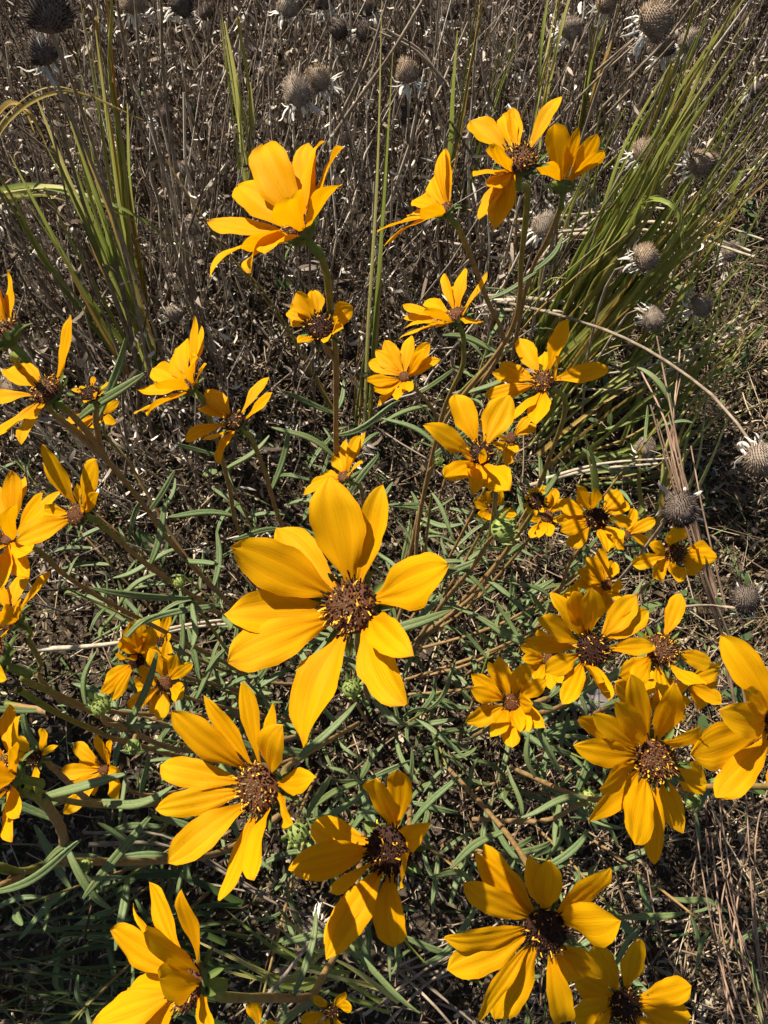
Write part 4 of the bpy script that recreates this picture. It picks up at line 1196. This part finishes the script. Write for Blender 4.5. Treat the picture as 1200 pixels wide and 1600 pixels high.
SH = [
 (75, 22, 36, 100, 'dark', 'big backlit seed cone coloured dark in the top corner with a thick brown stalk', {'stempath': [(95, 85, .42), (140, 210, .55), (205, 440, .75), (240, 620, .95)], 'stretch': 1.15, 'nfr': 6, 'frl': 0.8}),
 (66, 84, 25, 70, 'dark', 'brown seed head right below the big dark cone in the top corner', {}),
 (208, 8, 20, 95, 'brown', 'seed head at the top edge with white frill hanging straight below it', {}),
 (283, 10, 19, 150, 'dark', 'dark round seed head at the top edge between two grass clumps', {}),
 (256, 184, 15, 160, 'dark', 'small dark seed head at the end of the yellow arching blade', {}),
 (291, 270, 14, 100, 'grey', 'small grey seed head with pale ragged frill above the cup shaped bloom', {}),
 (300, 356, 15, 90, 'grey', 'small dim seed head beside the outermost petal of the cup shaped bloom', {}),
 (272, 490, 16, 180, 'grey', 'dim grey seed head just above the crowded cup shaped bloom', {}),
 (448, 14, 17, 115, 'grey', 'grey seed head at the top edge with curled white frill', {}),
 (470, 6, 14, 60, 'dark', 'dark seed head touching the top edge beside a grey one', {}),
 (465, 149, 24, 80, 'grey', 'tall grey seed head with shaggy white skirt above the cup shaped bloom', {'stretch': 1.12, 'frl': 1.35}),
 (501, 125, 20, 35, 'brown', 'brown seed head leaning on the tall grey one with white skirt', {}),
 (529, 46, 16, 260, 'dark', 'dark seed head with white frill standing up like a crown', {'frl': 1.3}),
 (567, 50, 14, 180, 'dark', 'small dark seed head beside the crowned one', {}),
 (505, 4, 16, 80, 'dark', 'dark seed head cut by the top edge above the crowned one', {}),
 (637, 116, 19, 85, 'brown', 'brown seed head with white skirt standing right behind the tall grass stem', {'frl': 1.35}),
 (632, 185, 13, 80, 'dark', 'small dark seed head below the brown one at the tall grass stem', {}),
 (888, 47, 17, 150, 'grey', 'grey seed head with pale frill on one side among upper grass stems', {}),
 (815, 105, 14, 90, 'dark', 'small dark seed head in the shade above the topmost bloom', {}),
 (945, 6, 17, 140, 'brown', 'brown seed head cut by the top edge near the largest cone', {}),
 (1020, 36, 28, 165, 'brown', 'largest brown seed cone with curly white frill on one side, top corner', {'stretch': 1.0, 'frl': 1.3}),
 (1036, 76, 18, 80, 'dark', 'dark seed head tucked under the largest brown cone', {}),
 (1074, 68, 18, 130, 'grey', 'grey seed head with hanging white frill beside the largest brown cone', {}),
 (1005, 240, 20, 145, 'brown', 'brown seed head with pale frill left of its tilted twin', {}),
 (1092, 255, 21, 175, 'brown', 'reddish brown seed head tilted sideways among the leaning grass', {'stretch': 1.15}),
 (850, 356, 20, 115, 'grey', 'grey seed head with white frill below the bloom seen from behind', {}),
 (846, 303, 14, 90, 'dark', 'round black seed head beside the green cup of the topmost bloom', {'nfr': 5}),
 (903, 297, 15, 120, 'grey', 'dim grey seed head behind the bloom seen from behind', {}),
 (1006, 403, 21, 165, 'brown', 'brown seed head with combed white frill in the middle of the leaning grass', {}),
 (1093, 478, 18, 165, 'brown', 'brown seed head with white frill under the drooping grass blade', {}),
 (1020, 496, 18, 230, 'grey', 'grey ragged seed head with frill standing up beside the reddish stalk', {}),
 (1178, 140, 14, 160, 'dark', 'dim seed head beneath the leaning grass near the right edge', {}),
 (480, 575, 14, 330, 'grey', 'small grey seed head just below the withering bloom', {}),
 (1187, 716, 28, 255, 'grey', 'grey seed cone at the end of the long pale stalk at the right edge', {'stempath': [(1172, 690, .60), (1110, 615, .64), (1000, 540, .72), (900, 500, .80), (800, 475, .88), (760, 470, .95)], 'z': .56, 'toward': .9}),
 (1064, 795, 30, 330, 'dark', 'round spiky dark seed head with ragged frill above the small broad petalled bloom', {'z': .54, 'toward': 1.6}),
 (1010, 702, 16, 60, 'grey', 'emptied pale seed head curled in the litter right of the hooked bloom', {'frl': 1.6, 'nfr': 14}),
 (1166, 936, 23, 20, 'dark', 'dim dark seed head in the shade at the right edge', {}),
 (494, 1452, 20, 315, 'grey', 'grey bristly seed head lying low left of the long pointed petals', {'stempath': [(478, 1480, .60), (440, 1530, .62), (405, 1570, .64)], 'z': .58}),
 (18, 606, 20, 200, 'brown', 'brown seed head at the left edge behind bristling anthers', {}),
 (398, 86, 13, 90, 'dark', 'small dark seed head between grass clumps at the top', {}),
 (690, 232, 13, 100, 'grey', 'small grey seed head hidden above the fanned bloom', {}),
 (1140, 395, 15, 150, 'grey', 'small grey seed head low in the leaning grass', {}),
 (115, 450, 15, 120, 'dark', 'dark seed head among left hand grass blades above the anther bloom', {}),
 (236, 48, 13, 110, 'dark', 'tiny dark seed head under the two at the top edge left of the cup bloom', {}),
 (322, 22, 13, 100, 'dark', 'tiny dark seed head at the top beside the dark round one', {}),
 (576, 14, 14, 60, 'dark', 'dark seed head at the top edge touching the tall grass stem', {}),
 (703, 20, 14, 120, 'dark', 'dim seed head at the top edge between thin grass stalks', {}),
 (72, 545, 14, 100, 'dark', 'small dark seed head in the shadow over the anther bloom', {}),
]
for (x, y, r, a, k, lab, opt) in SH: seed_head(x, y, r, a, k, lab, **opt)

# ------------------------------------------------------------------ grass
def blade_mesh(C3, w, fold, rootp, mat, taper=0.6, twist=0.0, viewn=None):
    n = 20
    C = spline(C3, n); t = np.linspace(0, 1, n)
    T = nrm(np.gradient(C, axis=0))
    ref = np.array(viewn if viewn is not None else -FW)
    S = nrm(np.cross(T, ref)); N = np.cross(S, T)
    tw = (twist * t + random.uniform(-0.6, 0.6))[:, None]
    S2 = np.cos(tw) * S + np.sin(tw) * N; N2 = np.cross(S2, T)
    pw = w * np.clip(1 - t, 0.02, 1) ** taper
    V = np.zeros((n, 5, 3)); uv = np.zeros((n, 5, 2))
    for j, uu in enumerate((-1, -0.5, 0, 0.5, 1)):
        V[:, j] = C + S2 * (uu * pw / 2)[:, None] + N2 * (fold * abs(uu) * pw / 2)[:, None]
        uv[:, j, 0] = (uu + 1) / 2; uv[:, j, 1] = t
    i = (np.arange(n - 1)[:, None] * 5 + np.arange(4)[None]).ravel()
    F = np.stack([i, i + 1, i + 6, i + 5], 1)
    return np_mesh('blade', V.reshape(-1, 3) - np.array(rootp), F, mat, uv=uv.reshape(-1, 2))

def tuft(label, paths, count, spread, wpx, mats=(None,), stalk=0.35):
    """paths: list of waypoint lists (x, y, z) from root to tip"""
    rootp = P(*paths[0][0]); rootp.z = min(rootp.z, 0.02)
    root = empty('grass_tuft', rootp)
    tag(root, label, 'grass tuft', 'tall grass tufts')
    for k in range(count):
        p = paths[k % len(paths)]
        ox, oy = random.gauss(0, spread), random.gauss(0, spread * 0.6); oz = random.gauss(0, 0.02)
        fan = random.gauss(0, spread * 1.1)
        n = len(p); pts = []
        cut = random.uniform(0.60, 1.0)
        wph, wob = random.uniform(0, 6.3), random.uniform(0, spread * 0.55)
        for i, (x, y, z) in enumerate(p):
            f = i / (n - 1)
            pts.append(P(x + ox * (0.5 + 0.5 * f) + fan * f + wob * math.sin(wph + 2.6 * i), y + oy + wob * math.cos(wph + 1.9 * i), z + oz * f))
        C = spline(pts, 24)[: max(8, int(24 * cut))]
        w = wpx * random.uniform(0.7, 1.2) * p[n // 2][2] / FPX
        m = random.choice(mats) or M_grass
        if random.random() < stalk:
            t = np.linspace(0, 1, len(C))
            rad = w * 0.32 * (1 - 0.65 * t)
            V, Fq = tubes(C[None] - np.array(rootp), rad[None], 6)
            uv = np.zeros((len(V), 2)); uv[:, 0] = np.tile(np.arange(6) / 6, len(C)); uv[:, 1] = np.repeat(t, 6)
            link('grass_stalk', np_mesh('grass_stalk', V, Fq, m, uv=uv), root)
        else:
            link('blade', blade_mesh([C[0], C[len(C) // 3], C[2 * len(C) // 3], C[-1]], w, random.uniform(0.15, 0.5), rootp, m, 0.55, random.uniform(-1.2, 1.2)), root)
    return root

G, Yl = M_grass, M_grassy
tuft('dense upright green grass tuft under the big dark seed cone side', [[(215, 470, 1.05), (200, 400, .98), (180, 250, .80), (165, 130, .68), (150, 0, .58), (140, -90, .52)]], 16, 17, 14.2, (G, G, G, G, Yl))
tuft('slanting green grass tuft left of the upright one', [[(240, 590, 1.0), (160, 400, .85), (95, 250, .72), (40, 110, .62)], [(230, 560, 1.0), (170, 390, .85), (115, 240, .75), (75, 130, .65)], [(190, 560, 1.0), (110, 430, .9), (40, 300, .8), (-20, 200, .7)]], 20, 17, 14.2, (G, G, G, G, Yl))
tuft('yellowed arching grass blades at the left edge below the corner cone', [[(-30, 260, .75), (20, 170, .68), (70, 138, .64), (110, 140, .63), (170, 165, .66), (232, 186, .70)], [(-20, 200, .72), (10, 165, .70), (30, 160, .68), (50, 200, .72), (70, 245, .78)]], 4, 4, 10.6, (Yl,), 0.0)
tuft('level green blades low at the left edge', [[(-30, 300, .9), (60, 285, .86), (150, 300, .84), (260, 350, .86), (330, 410, .90)], [(-10, 315, .9), (40, 303, .88), (90, 300, .88), (130, 320, .9)]], 5, 9, 13.0, (G,), 0.0)
tuft('upright green grass tuft directly behind the cup shaped bloom', [[(395, 330, 1.1), (388, 280, 1.05), (375, 150, .86), (360, 50, .76), (348, -60, .66)]], 10, 13, 13.0, (G, G, Yl))
tuft('tall green grass stem with sheaths running up from the middle', [[(575, 660, 1.0), (585, 500, .86), (598, 300, .72), (605, 120, .62), (612, -60, .54)]], 6, 8, 11, (G, G, G, Yl))
tuft('thin grass stalks left of the topmost bloom', [[(700, 300, 1.1), (712, 230, 1.0), (733, 90, .84), (750, -30, .72)], [(720, 330, 1.1), (750, 230, 1.0), (790, 110, .9), (830, -20, .8)]], 8, 9, 10.6, (G, G, Yl))
tuft('grass stalks rising behind the topmost bloom', [[(825, 260, 1.1), (840, 180, 1.0), (862, 60, .86), (885, -60, .74)], [(900, 230, 1.15), (915, 130, 1.0), (930, 30, .9), (940, -50, .8)]], 12, 13, 10.6, (G, G, G, Yl))
tuft('big leaning grass tuft running to the top right corner', [[(850, 560, 1.05), (920, 440, .92), (985, 330, .80), (1060, 200, .68), (1140, 70, .58), (1210, -50, .50)], [(860, 520, 1.05), (940, 380, .92), (1020, 230, .80), (1080, 100, .70), (1130, -30, .60)]], 38, 25, 14.2, (G, G, G, G, Yl))
tuft('second leaning grass tuft along the right edge', [[(860, 620, 1.05), (930, 520, .95), (1010, 420, .86), (1100, 290, .74), (1180, 180, .66), (1260, 60, .58)], [(880, 600, 1.05), (980, 480, .92), (1090, 370, .80), (1200, 260, .70), (1280, 180, .62)]], 35, 26, 10.6, (G, G, G, Yl))
tuft('drooping pale grass blades hanging over the leaning tuft', [[(985, 360, .82), (1010, 310, .74), (1032, 285, .70), (1048, 310, .70), (1058, 360, .74), (1066, 420, .80)], [(820, 470, .95), (850, 445, .88), (880, 432, .84), (895, 460, .88), (900, 500, .92)], [(1140, 300, .8), (1160, 270, .74), (1185, 268, .72), (1210, 300, .74)]], 4, 3, 14.2, (G,), 0.0)
tuft('yellow thin blades slanting under the left side of the cup shaped bloom', [[(520, 640, 1.0), (460, 540, .95), (400, 450, .90), (340, 390, .86), (215, 200, .80)]], 2, 6, 8.3, (Yl,), 0.6)
tuft('thin green seed stalks crossing behind the small alone bloom', [[(560, 660, 1.0), (568, 560, .95), (595, 450, .85), (612, 420, .82)], [(690, 640, .95), (770, 560, .88), (840, 470, .84), (1000, 330, .80)]], 5, 7, 8.3, (G, Yl), 0.6)
tuft('fine grass blades on the ground below the leaning tuft', [[(840, 700, 1.0), (930, 620, .95), (1020, 560, .92), (1120, 540, .92)], [(900, 720, 1.0), (1000, 700, .97), (1100, 640, .95), (1230, 560, .92)], [(1050, 800, .95), (1080, 700, .92), (1150, 600, .9), (1210, 520, .88)], [(1000, 640, 1.0), (1090, 560, .95), (1180, 470, .9)]], 32, 35, 9.4, (G, G, Yl))
tuft('green blades bending over the litter under the hooked bloom', [[(935, 830, .82), (930, 740, .78), (915, 690, .75), (880, 645, .74), (850, 640, .74)], [(1000, 800, .85), (960, 850, .8), (930, 870, .8)]], 4, 6, 13.0, (G,), 0.0)
tuft('dark shaded grass lying flat in the bottom left corner', [[(330, 1440, .72), (220, 1430, .70), (100, 1450, .69), (-40, 1480, .68)], [(320, 1530, .70), (200, 1540, .68), (80, 1530, .67), (-40, 1520, .66)], [(340, 1590, .70), (210, 1570, .67), (80, 1590, .66), (-30, 1630, .66)]], 34, 55, 10, (M_grass_shade,), 0.0)
tuft('shaded grass blades beside the bottom stalk', [[(520, 1500, .70), (430, 1530, .68), (330, 1500, .66), (260, 1480, .66)], [(560, 1500, .70), (470, 1480, .68), (400, 1440, .66), (350, 1400, .66)], [(600, 1560, .69), (500, 1520, .66), (420, 1490, .64)]], 18, 32, 10.6, (G,), 0.0)

tuft('loose pale green grass spreading over the right side between seed heads', [[(900, 640, 1.05), (1000, 500, .95), (1080, 330, .84), (1130, 150, .74), (1160, 0, .66)], [(980, 700, 1.02), (1080, 560, .94), (1170, 420, .85), (1240, 300, .78)], [(820, 520, 1.08), (880, 400, 1.0), (960, 250, .9), (1010, 120, .82)]], 34, 46, 9, (G, G, Yl, G))
tuft('short bright grass blades under the hooked bloom beak', [[(830, 640, 1.0), (900, 540, .92), (960, 470, .86), (1010, 430, .82)], [(870, 560, 1.05), (930, 450, .95), (980, 380, .88)]], 16, 24, 11, (G, G, Yl))
def dry_bunch(label, paths, count, spread, wpx, mat, name='dry_grass'):
    rootp = P(*paths[0][0])
    root = empty(name, rootp); tag(root, label, 'dry grass', 'dry grass stalks', 'thing')
    for k in range(count):
        p = paths[k % len(paths)]
        ox, oy = random.gauss(0, spread), random.gauss(0, spread * 0.7); fan = random.gauss(0, spread)
        n = len(p)
        k0 = random.choice((0, 0, 1)) if n > 3 else 0
        p = p[k0: n - (random.choice((0, 0, 1)) if n > 3 else 0)]; n = len(p)
        ph, am = random.uniform(0, 6.3), random.uniform(0, spread * 1.2)
        pts = [P(x + ox + fan * 2 * i / (n - 1) + am * math.sin(ph + i * 1.7), y + oy * 2 + am * math.cos(ph + i * 1.3), z + random.gauss(0, 0.008)) for i, (x, y, z) in enumerate(p)]
        w = wpx * random.uniform(0.6, 1.2) * p[n // 2][2] / FPX / 2
        me, _ = stem_mesh(pts, w, w * 0.55, rootp, mat, 'dry_stem', 5, 16); link('dry_stem', me, root)
dry_bunch('reddish dry grass stalk leaning beside the dark spiky seed head', [[(1155, 1110, .80), (1140, 1000, .78), (1110, 890, .74), (1075, 760, .72), (1050, 640, .72), (1030, 520, .74)], [(1150, 1080, .80), (1128, 960, .77), (1085, 800, .74), (1060, 700, .74), (1075, 560, .78)], [(1120, 920, .76), (1080, 780, .74), (1035, 640, .75), (1000, 560, .8)]], 9, 7, 5, M_red)
dry_bunch('rust coloured thin stalks standing in the bottom right corner', [[(1215, 1640, .62), (1180, 1520, .62), (1155, 1400, .63), (1135, 1260, .66)], [(1150, 1640, .62), (1130, 1540, .63), (1100, 1420, .65), (1085, 1300, .68)], [(1190, 1640, .62), (1160, 1500, .64), (1150, 1330, .66), (1170, 1230, .7)]], 14, 16, 4, M_red)
dry_bunch('pale dry stalks crossing above the leaning tuft', [[(790, 360, 1.0), (900, 355, .95), (1050, 350, .90), (1200, 395, .85), (1260, 410, .82)], [(980, 300, 1.0), (880, 370, .98), (830, 420, .95)]], 6, 7, 7, M_straw)
dry_bunch('long dead stalks slanting past the bloom seen from behind', [[(880, 240, .9), (930, 190, .86), (985, 120, .80), (1030, 60, .75), (1090, -20, .7)], [(860, 190, .95), (930, 120, .88), (1000, 50, .8), (1060, -20, .76)]], 4, 5, 7, M_dry)
dry_bunch('grey dead stalk leaning in the upper middle', [[(510, 230, .95), (530, 180, .92), (580, 80, .86), (620, 0, .8)], [(700, 140, .95), (660, 90, .92), (590, 50, .88)]], 4, 6, 7, M_dry)
dry_bunch('brown dead stalks running down the left side', [[(225, 700, 1.0), (200, 560, .95), (150, 380, .82), (100, 200, .70), (55, 30, .6)], [(300, 520, 1.05), (250, 300, .9), (210, 120, .8), (190, -20, .7)], [(150, 560, 1.0), (90, 460, .95), (30, 330, .88), (-20, 220, .8)]], 8, 12, 8, M_dry)
dry_bunch('pale bent stalks lying under the leaning tuft', [[(760, 470, 1.0), (880, 475, .97), (960, 490, .95), (1030, 505, .94)], [(1170, 500, .95), (1080, 560, .95), (980, 590, .96), (900, 590, .97)], [(840, 760, .9), (940, 730, .88), (1050, 720, .88)]], 7, 7, 8, M_straw)
dry_bunch('grey twigs lying between the two bottom blooms', [[(560, 1600, .72), (640, 1540, .71), (740, 1480, .71), (800, 1420, .72)], [(400, 1600, .72), (460, 1520, .70), (520, 1480, .70)], [(600, 1480, .73), (700, 1560, .71), (760, 1610, .70)], [(800, 1500, .73), (700, 1530, .72), (560, 1570, .71)]], 12, 14, 7, M_dry)
dry_bunch('pale stalk lying across the left under the shaded bloom', [[(60, 1010, .74), (180, 1003, .76), (300, 980, .80), (400, 968, .84)]], 2, 4, 7, M_straw)
dry_bunch('brown stalks lying level through the dark corner grass', [[(130, 1315, .70), (260, 1318, .71), (400, 1400, .72), (470, 1430, .73)], [(230, 1380, .71), (340, 1400, .72), (460, 1420, .73)]], 3, 5, 8, M_dry)

# ------------------------------------------------------------------ stone
def stone(x, y, rpx, label):
    z = ground_z(x, y) - 0.012
    r = z * rpx / FPX
    NR, NA = 9, 16
    V = []
    for a in range(NR + 1):
        ph = math.pi * a / NR
        for q in range(NA):
            t = 2 * math.pi * q / NA
            k = 1 + 0.13 * math.sin(3 * t + 2 * ph) + 0.10 * math.sin(2 * t - 3 * ph + 1) + 0.05 * math.sin(7 * t + 5 * ph)
            V.append([r * k * math.sin(ph) * math.cos(t) * 1.25, r * k * math.sin(ph) * math.sin(t), r * k * 0.6 * math.cos(ph)])
    Fq = np.array([[a * NA + q, (a + 1) * NA + q, (a + 1) * NA + (q + 1) % NA, a * NA + (q + 1) % NA] for a in range(NR) for q in range(NA)])
    me = np_mesh('stone', np.array(V), Fq, M_stone)
    o = link('stone', me, None, Matrix.Translation(P(x, y, z)))
    tag(o, label, 'stone')
M_stone = plain_material('stone_grey', (0.17, 0.14, 0.12), (0.33, 0.29, 0.26), 70, 0.9, 0, 0.2, 0.8, 0.002)
stone(912, 1085, 34, 'rounded grey stone under the petals of the shaded dark disc bloom')

# ------------------------------------------------------------------ unseen clump added beyond the left edge to shade the corner grass
def added_shade_clump():
    base = Vector((-0.555, 0.21, 0.0))
    root = empty('shade_clump', base)
    tag(root, 'unseen dense leafy clump added beyond the left edge to shade the corner grass', 'leafy clump')
    for q in range(24):
        a = random.uniform(0, 6.28); rr = random.uniform(0, 0.11)
        b = base + Vector((math.cos(a) * rr, math.sin(a) * rr, 0))
        h = random.uniform(0.42, 0.76)
        top = b + Vector((random.gauss(0, .05), random.gauss(0, .05), h))
        me, C = stem_mesh([top, (top + b) / 2 + Vector((random.gauss(0, .02), random.gauss(0, .02), 0)), b], .0012, .0022, base, n=14)
        link('stem', me, root)
        leaves_on(root, C, 0.0, 0.72, 24, 0.07, 0.12)
added_shade_clump()
